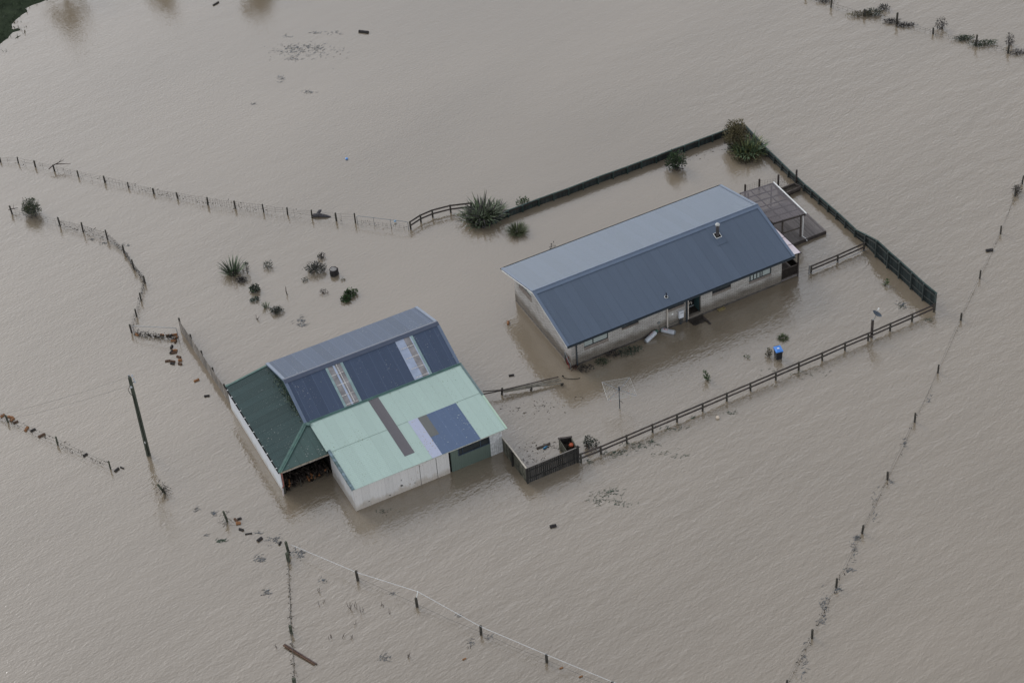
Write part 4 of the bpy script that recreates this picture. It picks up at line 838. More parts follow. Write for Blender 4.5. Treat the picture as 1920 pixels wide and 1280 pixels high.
def bush(name, label, px, rx, ry, h, n, m, group=None, ls=.12, lw=.06, stems=6, base=.05, shape=1.0, dead=None, cat='shrub', lean=(0, 0), m2=None, clumps=14):
    """leaf clumps spread through an uneven crown, on bare stems"""
    g = G(*px); t = thing(name, label, cat, g, 0, group); mb = MB(); md = MB(); m2b = MB(); ms = MB()
    seed = Vector((rng.uniform(0, 99), rng.uniform(0, 99), 0)); n = int(n * 1.5); cs = []; zc = base + (h - base) * .42; hh = h - zc
    for i in range(n):
        while True:
            d = Vector((rng.gauss(0, 1), rng.gauss(0, 1), rng.gauss(0, 1))).normalized(); R_ = 1 + .38 * NOI.noise(d * 1.6 + seed) + .22 * NOI.noise(d * 4 + seed)
            q = (rng.random() ** .5) * R_; p = Vector((d.x * rx * q, d.y * ry * q, zc + d.z * hh * q * (1 if d.z > 0 else zc / max(.01, hh))))
            if NOI.noise(p * (2.2 / max(.25, min(rx, h))) + seed) > -.22 or rng.random() < .15: break
        if p.z < .01: p.z = rng.uniform(.005, .05)
        p.x += lean[0] * p.z; p.y += lean[1] * p.z
        if i % 12 == 0: cs.append((p.copy(), 1))
        out = (d + Vector((rng.gauss(0, .5), rng.gauss(0, .5), rng.gauss(.35, .4)))).normalized()
        tgt = md if (dead and p.z < h * .26) else (m2b if m2 and rng.random() < .2 else mb)
        tgt.leaf(p, ls * rng.uniform(.6, 1.4), lw * rng.uniform(.7, 1.4), out)
    for i in range(stems):
        c, k = rng.choice(cs); b = Vector((rng.gauss(0, rx * .12), rng.gauss(0, ry * .12), -.3)); ms.tube([b, b.lerp(c, .5) + Vector((0, 0, .05)), c], [.03, .02, .008], 5)
    if mb.v: mb.build('foliage', m, t)
    if md.v: md.build('drowned_foliage', dead, t)
    if m2b.v: m2b.build('light_foliage', m2, t)
    if ms.v: ms.build('stems', M_TWIG, t)
    return t
def twig(name, label, px, h, n, group=None, m=None, spread=.3, thick=.012, cat='twigs', tip=None):
    g = G(*px); t = MB()
    for i in range(n):
        b = Vector((rng.gauss(0, spread * .25), rng.gauss(0, spread * .25), -.2)); e = b + Vector((rng.gauss(0, spread), rng.gauss(0, spread), .2 + h * rng.uniform(.5, 1)))
        mid = b.lerp(e, .5) + Vector((rng.gauss(0, .05), rng.gauss(0, .05), .05)); t.tube([b, mid, e], [thick * 1.3, thick, thick * .5], 4)
        if rng.random() < .6: t.tube([mid, mid + Vector((rng.gauss(0, spread * .5), rng.gauss(0, spread * .5), h * .3))], [thick * .8, thick * .4], 4)
    o = t.build(name, m or M_TWIG); o.location = g; tag(o, label, cat, group); return o

# flax bushes and shrubs along the back fence
tussock('flax_bush', 'large sprawling flax bush at the sloping left end of the dark green back fence', (906, 411), 1.35, 1.5, 640, M_FLAX, wd=.12, droop=1.2, spread=.8, mix=M_DRYLEAF, fans=((-.1, .25, 1.05), (-.1, .25, 1.05), (-.85, -.1, .75), (.55, -.1, .9), (1.0, .45, .7), (-.35, -.7, .65)))
tussock('tussock', 'round spiky tussock just in front of the back fence behind the house', (969.5, 435), .78, .8, 360, M_TUSS, wd=.04, droop=.5, spread=1.3, group='round spiky tussocks')
bush('leafy_plant', 'small bright green leafy plant poking above the outside of the back fence', (982, 388), .6, .5, .85, 260, M_LEAFL, ls=.16, lw=.07, clumps=9)
bush('broadleaf_shrub', 'upright glossy dark shrub standing against the right part of the back fence', (1267, 317), .8, .7, 1.75, 950, M_LEAF, ls=.15, lw=.085, dead=M_DRYLEAF, m2=M_LEAFL, clumps=26, shape=.3)
bush('feathery_shrub', 'brown feathery shrub in the far corner where the green fences meet', (1381, 276), 1.05, .9, 2.8, 3300, M_OLIVE, ls=.15, lw=.06, dead=M_DRYLEAF, clumps=40, stems=14, shape=.5)
tussock('flax_bush', 'flax bush with yellow striped leaves in front of the feathery corner shrub', (1402, 290), 1.0, 1.5, 360, M_FLAXG, wd=.13, droop=1.2, spread=.7, fans=((0, 0, 1.1), (.7, .1, .9), (-.6, .1, .8), (.2, .6, 1)), mix=mat('yellow_flax_leaf', (.2, .21, .09), .6, .3, .2, island=.4))
bush('low_shrub', 'low olive brown shrub sitting in the water below the striped flax bush', (1400, 300), 1.3, .7, .5, 900, M_OLIVE, ls=.14, lw=.05, dead=M_DRYLEAF, clumps=26, m2=M_LEAF)
bush('drowned_shrub', 'grey brown half drowned shrub on the left of the striped flax bush', (1379, 284), .9, .7, .55, 420, M_DRYLEAF, ls=.12, lw=.05, clumps=14)
twig('flax_flower', 'single tall flower stalk rising beside the striped flax bush', (1419, 287), 2.2, 1, None, M_GREYLEAF, .03, .03, 'plant stem')
bush('lone_bush', 'dark conical bush standing alone in the water between wire fence posts at far left', (61.5, 402), .85, .75, 1.5, 1500, M_LEAF, ls=.13, lw=.05, dead=M_DRYLEAF, clumps=34, m2=M_OLIVE, shape=.75)
bush('seedling_tree', 'dark treetop showing above the back eave of the house roof', (1038, 484), .3, .3, 1.5, 160, M_DRYLEAF, ls=.12, lw=.06, clumps=8, stems=3)
# plants in the drowned garden bed north of the shed
tussock('flax_plant', 'large dark flax with pointed leaves, leftmost in the flooded garden bed', (437, 512), .95, 1.15, 150, M_FLAXG, wd=.06, droop=.5, spread=.75, mix=M_DRYLEAF)
bush('drowned_shrub', 'blackish drowned shrub lying at the foot of the large garden flax', (453, 527), .42, .38, .3, 200, M_DRYLEAF, ls=.11, lw=.05, clumps=8)
bush('small_tree', 'thin sapling with a grey green tuft on a bare stem beside the garden flax', (464, 511), .22, .22, 1.0, 130, M_GREYLEAF, ls=.1, lw=.04, base=.7, clumps=5, stems=2)
twig('dead_branches', 'tangle of dead grey branches between the garden flax and the sapling', (458, 506), .4, 10, None, M_TWIG, .3)
bush('spiky_plant', 'squat grey tuft with long thin twigs right of the garden sapling', (502.5, 501), .42, .4, .5, 170, M_GREYLEAF, ls=.14, lw=.035, clumps=8)
bush('round_shrub', 'yellow green broad leaved shrub below the drowned black shrub in the garden', (478, 545), .4, .38, .55, 160, M_GREYLEAF, ls=.17, lw=.11, clumps=10, m2=M_LEAFL)
bush('low_plant', 'small blue green plant low in the water under the broad leaved shrub', (477.5, 563), .32, .28, .22, 90, mat('blue_green_leaf', (.05, .085, .065), .6, .3, .3, island=.4), ls=.14, lw=.06, clumps=5)
tussock('grass_tuft', 'small upright green tuft between the blue green plant and the round bush', (499, 576), .35, .55, 60, M_FLAXG, wd=.035, droop=.35, spread=.5)
bush('round_bush', 'dense dark dome shaped bush, lowest in the flooded garden bed', (518.5, 585), .56, .42, .42, 620, M_GREYLEAF, ls=.075, lw=.05, clumps=22, m2=M_DRYLEAF)
twig('bare_stick', 'tall bare stick standing alone in the middle of the garden bed', (539, 552), 1.05, 1, None, M_TWIG, .05, .035, 'stick')
bush('grey_bush', 'wide grey bush with tangled branches beside the tree stump', (592, 508), .85, .6, .75, 620, mat('ashen_leaf', (.06, .065, .055), .7, .2, .3, island=.5), ls=.12, lw=.06, clumps=22, stems=16, m2=M_DRYLEAF)
bush('dark_sprig', 'dark leafy sprig on the upper edge of the grey bush', (603, 483), .35, .25, .35, 110, M_DRYLEAF, ls=.13, lw=.05, clumps=6)
bush('green_plant', 'leafy bright green clump, right hand one of the garden pair', (658, 552), .5, .36, .4, 260, M_LEAFL, ls=.17, lw=.08, clumps=12, m2=M_LEAF)
bush('green_plant', 'leafy bright green clump, lower left one of the garden pair', (649, 563), .36, .34, .32, 190, M_LEAFL, ls=.17, lw=.08, clumps=9, m2=M_LEAF)
bush('twiggy_plant', 'pale twiggy little plant between the tree stump and green pair', (607, 549), .35, .3, .3, 70, M_DRYLEAF, ls=.1, lw=.03, clumps=8, stems=14)
twig('dead_sprig', 'forked dead sprig near the water below the green tuft in the garden', (481, 598), .35, 4, None, M_TWIG, .22, .018)
twig('dead_sprig', 'thin brown stems beside the blue green garden plant', (484, 563), .6, 5, None, M_TWIG, .12, .012)
bush('small_weed', 'tiny teal weed just left of the grey garden bush foot', (572.5, 526), .22, .2, .15, 40, M_GREYLEAF, ls=.13, lw=.05, clumps=4, stems=2)
bush('small_weed', 'tiny olive weed to the lower right of the tree stump', (642.5, 525), .14, .12, .15, 24, M_OLIVE, ls=.1, lw=.05, clumps=3, stems=2)
# plants on the house side of the long rail fence
bush('sapling', 'bushy dark sapling behind the rail fence beside the paling pen', (1103, 838), .32, .3, 1.15, 240, M_GREYLEAF, ls=.12, lw=.07, clumps=12, stems=5, shape=.2, dead=M_DRYLEAF)
bush('sapling', 'thin open sapling just right of the bushy one by the paling pen', (1115, 836), .28, .25, .7, 60, M_GREYLEAF, ls=.12, lw=.07, clumps=7, stems=5)
bush('leaning_shrub', 'leaning fresh green shrub in open water right of the clothesline', (1328, 712), .2, .2, 1.0, 130, M_LEAFL, ls=.13, lw=.06, clumps=8, stems=4, lean=(-.32, 0), shape=.2)
bush('sapling', 'little leafy sapling standing beside the blue lidded bin', (1441, 667), .26, .24, .75, 80, M_OLIVE, ls=.12, lw=.07, clumps=7, stems=5, m2=M_LEAF)
tussock('tussock', 'small round tussock in open water between house and bin', (1468, 634), .4, .3, 220, M_TUSS, wd=.03, droop=.6, spread=1.5, group='round spiky tussocks')
bush('small_weed', 'tiny green weed in open water left of the blue lidded bin', (1400, 670), .22, .12, .18, 22, M_LEAFL, ls=.14, lw=.06, clumps=3, stems=2)
bush('leafy_sprig', 'slanting bright green sprig below the short rail fence near the tall green fence', (1658, 536), .14, .14, .62, 46, M_LEAFL, ls=.15, lw=.07, clumps=5, stems=3, lean=(.55, .2))
# soggy plants by the house wall
for i, (px, lab, r) in enumerate([((1148, 664), 'drowned dark weeds at house wall under second window', .5), ((1187, 657), 'drowned dark weeds beside the tilted gas bottle', .5), ((1130, 679), 'drowned green leafy weed near the house corner wall', .38), ((1097, 691), 'drowned weeds nearest the house corner downpipe', .42), ((1172, 663), 'drowned olive weeds spread between window and gas bottles', .55)]):
    bush('drowned_weed', lab, px, r * 1.5, r, .14, 130, [M_DRYLEAF, M_GRASSG, M_LEAF, M_DRYLEAF, M_GRASSG][i], 'drowned weeds along the house wall', ls=.13, lw=.06, clumps=7, stems=2, cat='weeds')
# twigs in the open water at the bottom
for px, h, n, lab in [((597, 1110), .45, 3, 'three short stalks below the tape fence'), ((608, 1128), .35, 2, 'small dark stalk pair left of plank end'), ((597, 1133), .35, 2, 'little forked stalk nearest the wrack fence'), ((657, 1140), .7, 3, 'tall thin stalks in open water mid lower left'), ((668, 1140), .6, 2, 'curved thin stalks beside the tallest reed'), ((678, 1147), .8, 2, 'tallest dark reed stalk of the open water group'), ((716, 1135), .25, 3, 'small stalks below the tape standoff post'), ((620, 1197), .4, 3, 'low stalks right of the floating plank'), ((641, 1195), .35, 2, 'short stalk pair between the plank and tall reeds'), ((659.5, 1195), .45, 2, 'short dark stalk right of the stalk pair'), ((518, 1213), .35, 3, 'tiny stalks left of the floating plank'), ((667, 1170), .35, 2, 'faint thin stalk under the tallest reed'), ((729, 1151), .3, 2, 'small stalk left of the third tape post'), ((764.5, 1232), .5, 4, 'leafy dark sprig near the bottom edge of the water'), ((879, 1216), .3, 2, 'short stalk below the middle tape post')]:
    twig('reed_stalk', lab, px, h, n, 'stalks poking out of the water', M_TWIG, .16, .016, 'stalks')
# weedy clumps on the distant fence at top right
for px, rx, h, n, m, lab in [((1617, 29), 1.6, .6, 300, M_OLIVE, 'brown weedy clump under the third distant fence post'), ((1637, 28), .9, .9, 260, M_GREYLEAF, 'round pale weedy bush right of the brown clump'), ((1658, 18), .6, .6, 120, M_DRYLEAF, 'small dark bush behind the distant fence'), ((1671, 42), .9, .35, 150, M_DRYLEAF, 'low dark scrub left of the tallest distant post'), ((1697, 49), 1.1, .3, 170, M_DRYLEAF, 'low dark scrub right of the tallest distant post'), ((1764, 54), .6, 1.3, 160, M_DRYLEAF, 'spindly dark bush standing behind the distant fence'), ((1806, 74), 1.1, .5, 230, M_LEAF, 'dark green scrub before the thick distant post'), ((1842, 84), 1.4, .6, 300, M_LEAF, 'wide dark scrub after the thick distant post'), ((1893, 84), .4, 1.3, 130, M_DRYLEAF, 'thin dark bush near the right picture edge'), ((1548, 2), 1.0, .5, 160, M_DRYLEAF, 'dark scrub at the top picture edge'), ((1910, 100), 1.0, .4, 120, M_DRYLEAF, 'dark scrub at the right picture edge')]:
    bush('fence_scrub', lab, px, rx * .95, .35, h * (.62 if rx > .7 else .85), int(n * 1.5), m, 'scrub along the distant fence', ls=.13, lw=.055, clumps=9, stems=5, cat='scrub')
bush('edge_scrub', 'dark wispy scrub on the wire fence at the right picture edge', (1906, 362), .35, .35, .8, 120, M_DRYLEAF, ls=.15, lw=.05, clumps=7, stems=8)
# tree stump
st = thing('tree_stump', 'sawn grey tree stump standing in the water in the garden bed', 'tree stump', G(626.5, 514))
mb = MB(); mb.lathe((0, 0, -.5), [(.4, 0), (.36, .5), (.33, .75), (.345, 1.0), (.33, 1.02)], 14); o = mb.build('trunk', M_LOGD, st)
for v in o.data.vertices:
    a = math.atan2(v.co.y, v.co.x); k = 1 + .09 * math.sin(3 * a + 1) + .05 * math.sin(7 * a); v.co.x *= k; v.co.y *= k; v.co.z += .04 * math.cos(a - 1) if v.co.z > .4 else 0
mb = MB(); mb.lathe((0, 0, .535), [(.27, 0), (.25, .012)], 14); o = mb.build('sawn_top', mat('pale_sawn_wood', (.22, .21, .2), .8, .2, .35, 7), st)

# ------------------------------------------------------------------ floating and standing objects
def log(px, ln, r, az, m, label, group='firewood floating in the flood', tilt=0.0):
    """split firewood billet: a wedge with one round bark side"""
    g = G(*px); mb = MB(); n = 6; prof = [Vector((0, -r * .8, -r * .5))] + [Vector((0, r * math.cos(t) * .95, r * math.sin(t))) for t in [(-.3 + k * (math.pi + .6) / n) for k in range(n + 1)]]
    poly = [p + Vector((-ln / 2, 0, 0)) for p in prof]; mb.prism(poly, (ln, 0, 0)); o = mb.build('firewood_log', m); o.location = g + Vector((0, 0, .03)); o.rotation_euler = (rng.uniform(-.5, .5), tilt, az); tag(o, label, 'log', group); return o
LG = [((256.7, 627.5), .32, .1, -.8, 1, 'orange firewood log below the left end of the clogged gate'), ((304, 628.3), .3, .09, -.3, 1, 'orange log under the middle right of the clogged gate'), ((314.5, 629.5), .28, .1, .5, 0, 'brown log beside the orange one under the clogged gate'), ((320, 630), .3, .1, .9, 2, 'dark wet log third from the clogged gate corner'), ((327.8, 627.7), .4, .1, .1, 1, 'large orange log in the right corner of the clogged gate'), ((330.3, 633.6), .42, .09, .9, 1, 'slanting orange log against the clogged gate end'), ((325, 639.2), .4, .09, -.1, 1, 'flat orange log just outside the clogged gate corner'), ((329.6, 641.2), .3, .08, 1.2, 0, 'small brown log outside the clogged gate corner'), ((321.9, 651), .34, .11, 1.4, 2, 'upright dark log below the gate corner logs'), ((327.3, 657.3), .44, .1, 0, 1, 'long orange log at top of the log cluster by the fence'), ((321.6, 660.2), .36, .11, 1.2, 2, 'dark log at left of the log cluster by the fence'), ((327, 661.3), .42, .1, .2, 0, 'brown log low in the log cluster by the fence'), ((335.3, 669.5), .36, .1, -.5, 0, 'brown log alone near the weathered paling fence'), ((337.8, 676), .3, .12, .1, 1, 'bright orange log nearest the weathered paling fence'), ((314.5, 677), .4, .1, .1, 0, 'brown log drifting furthest left of the fence cluster'), ((323.8, 677.8), .38, .1, -.3, 0, 'brown log in the middle of the drifting trio'), ((323.4, 682), .32, .1, -.4, 2, 'dark log under the drifting trio'), ((337.7, 682.6), .3, .11, -.4, 0, 'brown log lowest beside the weathered paling fence'), ((368.6, 713.4), .42, .1, .5, 1, 'lone orange log floating beside the lower paling fence'), ((388, 742.5), .4, .09, .05, 2, 'lone dark log floating near the shed corner'), ((953, 606), .34, .11, 1.5, 1, 'lone orange log floating at the left gable end of the house'), ((443, 976), .46, .1, -1, 0, 'brown log touching the orange one by the thin post'), ((447, 981), .34, .13, .1, 1, 'bright orange log by the thin weedy post'), ((449, 972.5), .3, .09, .3, 2, 'dark log above the orange one by the thin post'), ((452.5, 993), .34, .1, -.5, 2, 'dark log below the pair by the thin post'), ((466, 1000.5), .5, .06, .1, 2, 'thin dark stick drifting right of the thin post'), ((487, 1011.5), .42, .13, .8, 2, 'thick dark log midway to the tape fence corner'), ((525, 1018.5), .32, .08, 1.2, 2, 'small dark log near the tape fence corner'), ((5, 779.5), .34, .11, .8, 1, 'orange log at the left picture edge on the wire fence'), ((19.3, 782.2), .4, .11, -.3, 1, 'orange log caught right of the leftmost wire fence post'), ((23, 787), .4, .12, 1, 1, 'second orange log caught right of the leftmost wire fence post'), ((29.5, 791.8), .4, .1, .5, 0, 'brown log caught on the wire fence past the orange pair'), ((49.8, 804.5), .42, .12, 1.3, 1, 'orange log caught midway along the broken wire fence'), ((78.3, 816.5), .55, .11, .6, 0, 'long brown log caught before the second broken fence post'), ((62, 806.5), .4, .1, .6, 2, 'dark log caught midway along the broken wire fence'), ((160, 853), .36, .1, .6, 2, 'dark log caught near the end of the broken wire fence'), ((219, 881), .4, .11, .9, 2, 'dark driftwood just past the last broken fence post'), ((229, 877), .32, .06, -.6, 2, 'thin dark driftwood furthest right past the broken fence'), ((682, 61), .95, .16, -.35, 2, 'dark log floating alone far out near the top'), ((405, 8), .7, .1, .8, 2, 'small dark log at the top picture edge'), ((1037, 986.5), .45, .14, .2, 2, 'dark lump floating alone below the paling pen'), ((959, 704), .4, .09, .1, 2, 'dark stick floating between shed and house'), ((1855, 470), .55, .14, .1, 2, 'dark driftwood near the right picture edge')]
for px, ln, r, az, k, lab in LG: log(px, ln, r, az, (M_LOGB, M_LOGO, M_LOGD)[k], lab)
for px, lab in [((870.5, 1235), 'tiny orange leaf floating left under the tape fence'), ((1052.5, 1252), 'tiny orange leaf floating below the fourth tape post'), ((1089, 1268), 'tiny orange leaf floating nearest the bottom edge')]:
    o = log(px, .26, .05, .4, M_LOGO, lab, 'orange leaves floating near the tape fence'); o.name = 'floating_leaf'; o['category'] = 'leaf'
def simple(name, mb, m, px, label, cat, z=0.0, rot=(0, 0, 0), group=None):
    o = mb.build(name, m); o.location = G(*px) + Vector((0, 0, z)); o.rotation_euler = rot; tag(o, label, cat, group); return o
# driftwood on the upper left fence, root wad behind the gate line
mb = MB(); mb.tube([(-.4, -.2, .4), (0, 0, .62), (.9, .5, .75)], [.05, .05, .02], 5); mb.tube([(.2, .1, .65), (.9, .1, .62), (1.5, .1, .55)], [.05, .035, .015], 5); mb.tube([(.5, .28, .7), (.7, .6, .8)], [.03, .012], 4)
simple('driftwood_branch', mb, M_TWIG, (102.3, 321), 'forked driftwood branch hooked on the upper left wire fence post', 'driftwood')
mb = MB(); mb.tube([(-.5, 0, .1), (0, -.05, .16), (.6, -.2, .08), (.95, -.25, .02)], [.16, .17, .12, .05], 7); mb.tube([(-.2, 0, .15), (.05, .35, .25), (.15, .5, .2)], [.12, .14, .07], 6); mb.tube([(-.4, 0, .15), (-.65, -.1, .12)], [.12, .06], 6)
simple('driftwood_stump', mb, mat('grey_driftwood', (.075, .07, .075), .8, .2, .4, 6), (599, 405), 'grey driftwood root lying against the upper wire fence', 'driftwood')
mb = MB(); mb.tube([(-.3, 0, .35), (.1, .1, .35), (.5, .1, .4)], [.03, .04, .02], 5); mb.tube([(.1, .1, .38), (.2, .3, .7)], [.02, .01], 4)
simple('driftwood_branch', mb, M_TWIG, (24, 399), 'small dark branch hooked on the post left of the lone bush', 'driftwood')
# plank
pl = thing('wooden_plank', 'long reddish brown plank floating across the drowned fence line at bottom left', 'plank', G(563, 1228)); d = G(593.5, 1246.5) - G(533, 1210); d.normalize(); L_ = (G(593.5, 1246.5) - G(533, 1210)).length
mb = MB(); n = Vector((-d.y, d.x, 0)); mb.bar(-d * L_ / 2 + n * .06 + Vector((0, 0, .12)), d * L_ / 2 + n * .06 + Vector((0, 0, .05)), .09, .04); mb.build('board', mat('red_brown_timber', (.085, .06, .053), .75, .25, .25, 3, stretch=(1, 1, 1), island=.2), pl)
mb = MB(); mb.bar(-d * L_ / 2 - n * .062 + Vector((0, 0, .12)), d * L_ * .46 - n * .062 + Vector((0, 0, .05)), .115, .05); mb.build('board', M_LOGB, pl)
# power pole with its wires
pp = thing('power_pole', 'tall mossy timber power pole standing in the water left of the shed', 'power pole', G(278.7, 852.7)); ph = HT((278.7, 852.7), (242, 708)); lean = Vector((-.05, .05, 0))
mb = MB(); mb.tube([(0, 0, -1), (0, 0, ph * .5), (0, 0, ph)], [.17, .15, .125], 10); mb.build('pole', mat('mossy_pole_wood', (.045, .05, .038), .85, .2, .45, 1.2, stretch=(4, 4, .5), col2=(.075, .085, .065)), pp)
mb = MB(); mb.box(-.13, .0, .13, .2, ph - .45, ph + .1); mb.tube([(.12, 0, ph - .5), (.3, .0, ph - .35)], .03, 6); mb.build('bracket', M_STEEL, pp)
for (x, y, z) in ((.2, .06, ph + .15), (.26, .02, ph - .15), (.3, 0, ph - .4), (-.02, -.12, ph - .75)):
    mb = MB(); mb.lathe((x, y, z - .1), [(.035, 0), (.08, .02), (.05, .06), (.085, .08), (.05, .12), (.03, .18)], 8); mb.build('insulator', mat('pale_insulator', (.4, .42, .44), .3, .5), pp)
mb = MB(); mb.tube([(-.1, -.1, ph - .7), (-.28, -.15, ph - 1.0), (-.2, -.15, ph - 1.35), (-.08, -.14, ph - 1.6)], .02, 5); mb.tube([(.0, -.16, ph - 1.6), (.03, -.165, ph * .5), (.05, -.17, .2)], .02, 5); mb.build('earth_cable', M_BLACK, pp)
mb = MB(); mb.box(-.03, .05, -.18, -.165, 1.35, 1.55); mb.build('number_plate', M_WHITE, pp)
for (x0, z0, px, lab) in ((.15, ph + .15, (0, 769), 'upper overhead wire running left from the timber power pole'), (-.05, ph - .7, (0, 782), 'lower overhead wire running left from the timber power pole')):
    a = pp.location + Vector((x0, 0, z0)); b0 = G(*px, z0 - .4); b = a + (b0 - a) * 2.2; b.z = z0
    pts = []
    for k in range(25):
        t = k / 24; p = a.lerp(b, t); p.z -= 4 * .8 * t * (1 - t); pts.append(p)
    mb = MB(); mb.tube(pts, .008, 4); o = mb.build('power_line', mat('grey_wire', (.1, .1, .1), .5), None, world=True, loc=a); tag(o, lab, 'power line', 'overhead wires from the power pole')
# rotary clothesline
cl = thing('rotary_clothesline', 'square rotary clothesline on a steel mast standing in water in front of the house', 'clothesline', G(1162, 765)); cz = HT((1162, 765), (1161.7, 728.6)); cp = [G(*p, cz) - cl.location for p in ((1129.5, 716), (1181.9, 707.3), (1194.7, 741), (1140.8, 750.3))]
ctr = sum(cp, Vector()) / 4; cp = [Vector((p.x - ctr.x, p.y - ctr.y, p.z)) for p in cp]
mb = MB(); mb.tube([(0, 0, -.5), (0, 0, cz + .1)], .036, 8); mb.build('mast', M_DARKPIPE, cl)
mb = MB(); mb.lathe((0, 0, cz - .12), [(.05, 0), (.07, .03), (.07, .1), (.04, .12), (.04, .2), (.065, .22), (.06, .3)], 10); mb.build('hub', M_DARKPIPE, cl)
mb = MB(); mb.tube([(0, -.03, .75), (.14, -.05, .72), (.18, -.05, .6), (.26, -.06, .58)], .018, 6); mb.build('winder_handle', M_BLACK, cl)
for p in cp: mb = MB(); mb.tube([(0, 0, cz - .12), p], .021, 6); mb.tube([p * .5 + Vector((0, 0, (cz - .12) * .5)), Vector((p.x * .5, p.y * .5, cz + .02))], .012, 5); mb.build('arm', M_STEEL, cl)
M_LINE = mat('pale_clothes_wire', (.5, .5, .48), .4, .4, .05)
for k in range(7):
    t = 1 - k * .1; mb = MB(); q = [Vector((p.x * t, p.y * t, cz - .12 + .12 * t)) for p in cp]; mb.tube(q + [q[0]], .0065 if k else .014, 4); mb.build('line', M_LINE, cl)
for k in range(13):
    t = 1 - .1 * rng.randrange(7); i = rng.randrange(4); p = cp[i].lerp(cp[(i + 1) % 4], rng.random()) * t; p.z = cz - .12 + .12 * t - .03; mb = MB(); mb.box(p.x - .014, p.x + .014, p.y - .014, p.y + .014, p.z - .05, p.z + .03); mb.build('peg', mat(['coral_peg', 'white_peg', 'yellow_peg'][k % 3], [(.55, .2, .16), (.75, .75, .72), (.6, .55, .2)][k % 3], .5), cl)
# wheelie bin
bn = thing('wheelie_bin', 'dark wheelie bin with a bright blue lid standing in the water', 'bin', G(1458.8, 669.5), R(12)); bh = .78
mb = MB(); a, b = .25, .3; mb.add([(-.2, -.24, -.3), (.2, -.24, -.3), (.2, .24, -.3), (-.2, .24, -.3), (-a, -b, bh), (a, -b, bh), (a, b, bh), (-a, b, bh)], [(3, 2, 1, 0), (4, 5, 6, 7), (0, 1, 5, 4), (1, 2, 6, 5), (2, 3, 7, 6), (3, 0, 4, 7)]); mb.box(-a - .03, a + .03, -b - .03, b + .03, bh - .06, bh - .002); mb.build('bin_body', mat('black_bin_plastic', (.018, .02, .025), .45, .4, .1), bn)
mb = MB(); mb.add([(-a - .04, -b - .04, bh), (a + .04, -b - .04, bh), (a + .04, b + .02, bh), (-a - .04, b + .02, bh), (-a - .03, -b - .02, bh + .05), (a + .03, -b - .02, bh + .05), (a + .02, b, bh + .1), (-a - .02, b, bh + .1), (-a * .6, -b * .5, bh + .11), (a * .6, -b * .5, bh + .11), (a * .6, b * .6, bh + .13), (-a * .6, b * .6, bh + .13)], [(3, 2, 1, 0), (0, 1, 5, 4), (1, 2, 6, 5), (2, 3, 7, 6), (3, 0, 4, 7), (4, 5, 9, 8), (5, 6, 10, 9), (6, 7, 11, 10), (7, 4, 8, 11), (8, 9, 10, 11)]); lid = mb.build('lid', mat('bright_blue_lid', (.06, .22, .62), .35, .4, .06, 2), bn)
mb = MB(); mb.box(-.09, .07, -.05, .06, bh + .115, bh + .128); mb.build('lid_label', M_WHITE, lid)
mb = MB(); mb.tube([(-a + .03, b + .02, bh - .02), (-a + .03, b + .08, bh + .03), (a - .03, b + .08, bh + .03), (a - .03, b + .02, bh - .02)], .018, 6); mb.build('handle', MATS['black_bin_plastic'], bn)
# satellite dish on its post
sd_ = thing('satellite_dish', 'grey satellite dish on a dark post beside the long rail fence', 'satellite dish', G(1634, 632)); sh = HT((1634, 632), (1632.8, 600.5))
mb = MB(); mb.box(-.09, .09, -.09, .09, -.6, sh); mb.build('post', M_RAIL, sd_)
dc = G(1643.4, 590, sh + .42) - sd_.location; dn = Vector((.5, .12, .83)).normalized()
mb = MB(); prof = [(.0, 0), (.15, .02), (.3, .07), (.38, .125), (.385, .12), (.3, .06), (.15, .008), (.01, -.012)]; mb.lathe(dc, prof, 20, dn); mb.build('dish', mat('grey_dish_paint', (.07, .085, .105), .7, .2, .05), sd_, smooth=True)
mb = MB(); mb.tube([(.0, 0, sh), (.12, .02, sh + .12), dc - dn * .03], .028, 6); mb.build('mount_arm', M_STEEL, sd_)
lb = dc + dn * .42 + Vector((-.02, .2, 0)); mb = MB(); mb.tube([dc + Vector((.0, .3, .05)), lb], .015, 5); mb.lathe(lb - dn * .03, [(.05, -.06), (.06, 0), (.05, .08)], 8, dn); mb.build('receiver', M_WHITE, sd_)
# gas bottles
def gas(label, p0, p1, z0, z1):
    a, b = G(*p0, z0), G(*p1, z1); d = (b - a).normalized(); ln = 1.25; t = thing('gas_bottle', label, 'gas bottle', a, 0, 'gas bottles adrift by the house wall')
    mb = MB(); mb.lathe((0, 0, 0), [(.12, .0), (.165, .02), (.185, .07), (.187, .2), (.187, .95), (.17, 1.04), (.1, 1.1), (.04, 1.12)], 18, d); mb.build('cylinder', mat('silver_gas_paint', (.46, .48, .52), .35, .5, .08, 3), t, smooth=True)
    mb = MB(); mb.lathe((0, 0, 0), [(.15, -.06), (.165, -.05), (.165, .03), (.15, .03)], 16, d); mb.build('foot_ring', M_STEEL, t)
    mb = MB(); mb.lathe(d * 1.1, [(.12, -.03), (.125, .0), (.125, .13), (.11, .14)], 14, d); mb.build('collar', mat('green_collar', (.02, .09, .06), .5), t)
    up = Vector((0, 0, 1)) - d * d.z; up.normalize(); sd2 = d.cross(up)
    for off, s, m in ((.62, .075, mat('red_hazard_label', (.5, .03, .04), .5)), (.8, .05, mat('red_hazard_label', (.5, .03, .04), .5)), (.62, .055, M_WHITE)):
        mb = MB(); nn = (up + sd2 * -.35).normalized(); c = d * off + nn * (.19 if m is not M_WHITE else .196); e = d.cross(nn)
        mb.prism([c + d * s, c + e * s, c - d * s, c - e * s], nn * .004); mb.build('label_plate', m, t)
gas('tilted silver gas bottle standing up out of the water against the house wall', (1211, 640), (1229.5, 622), .06, .42)
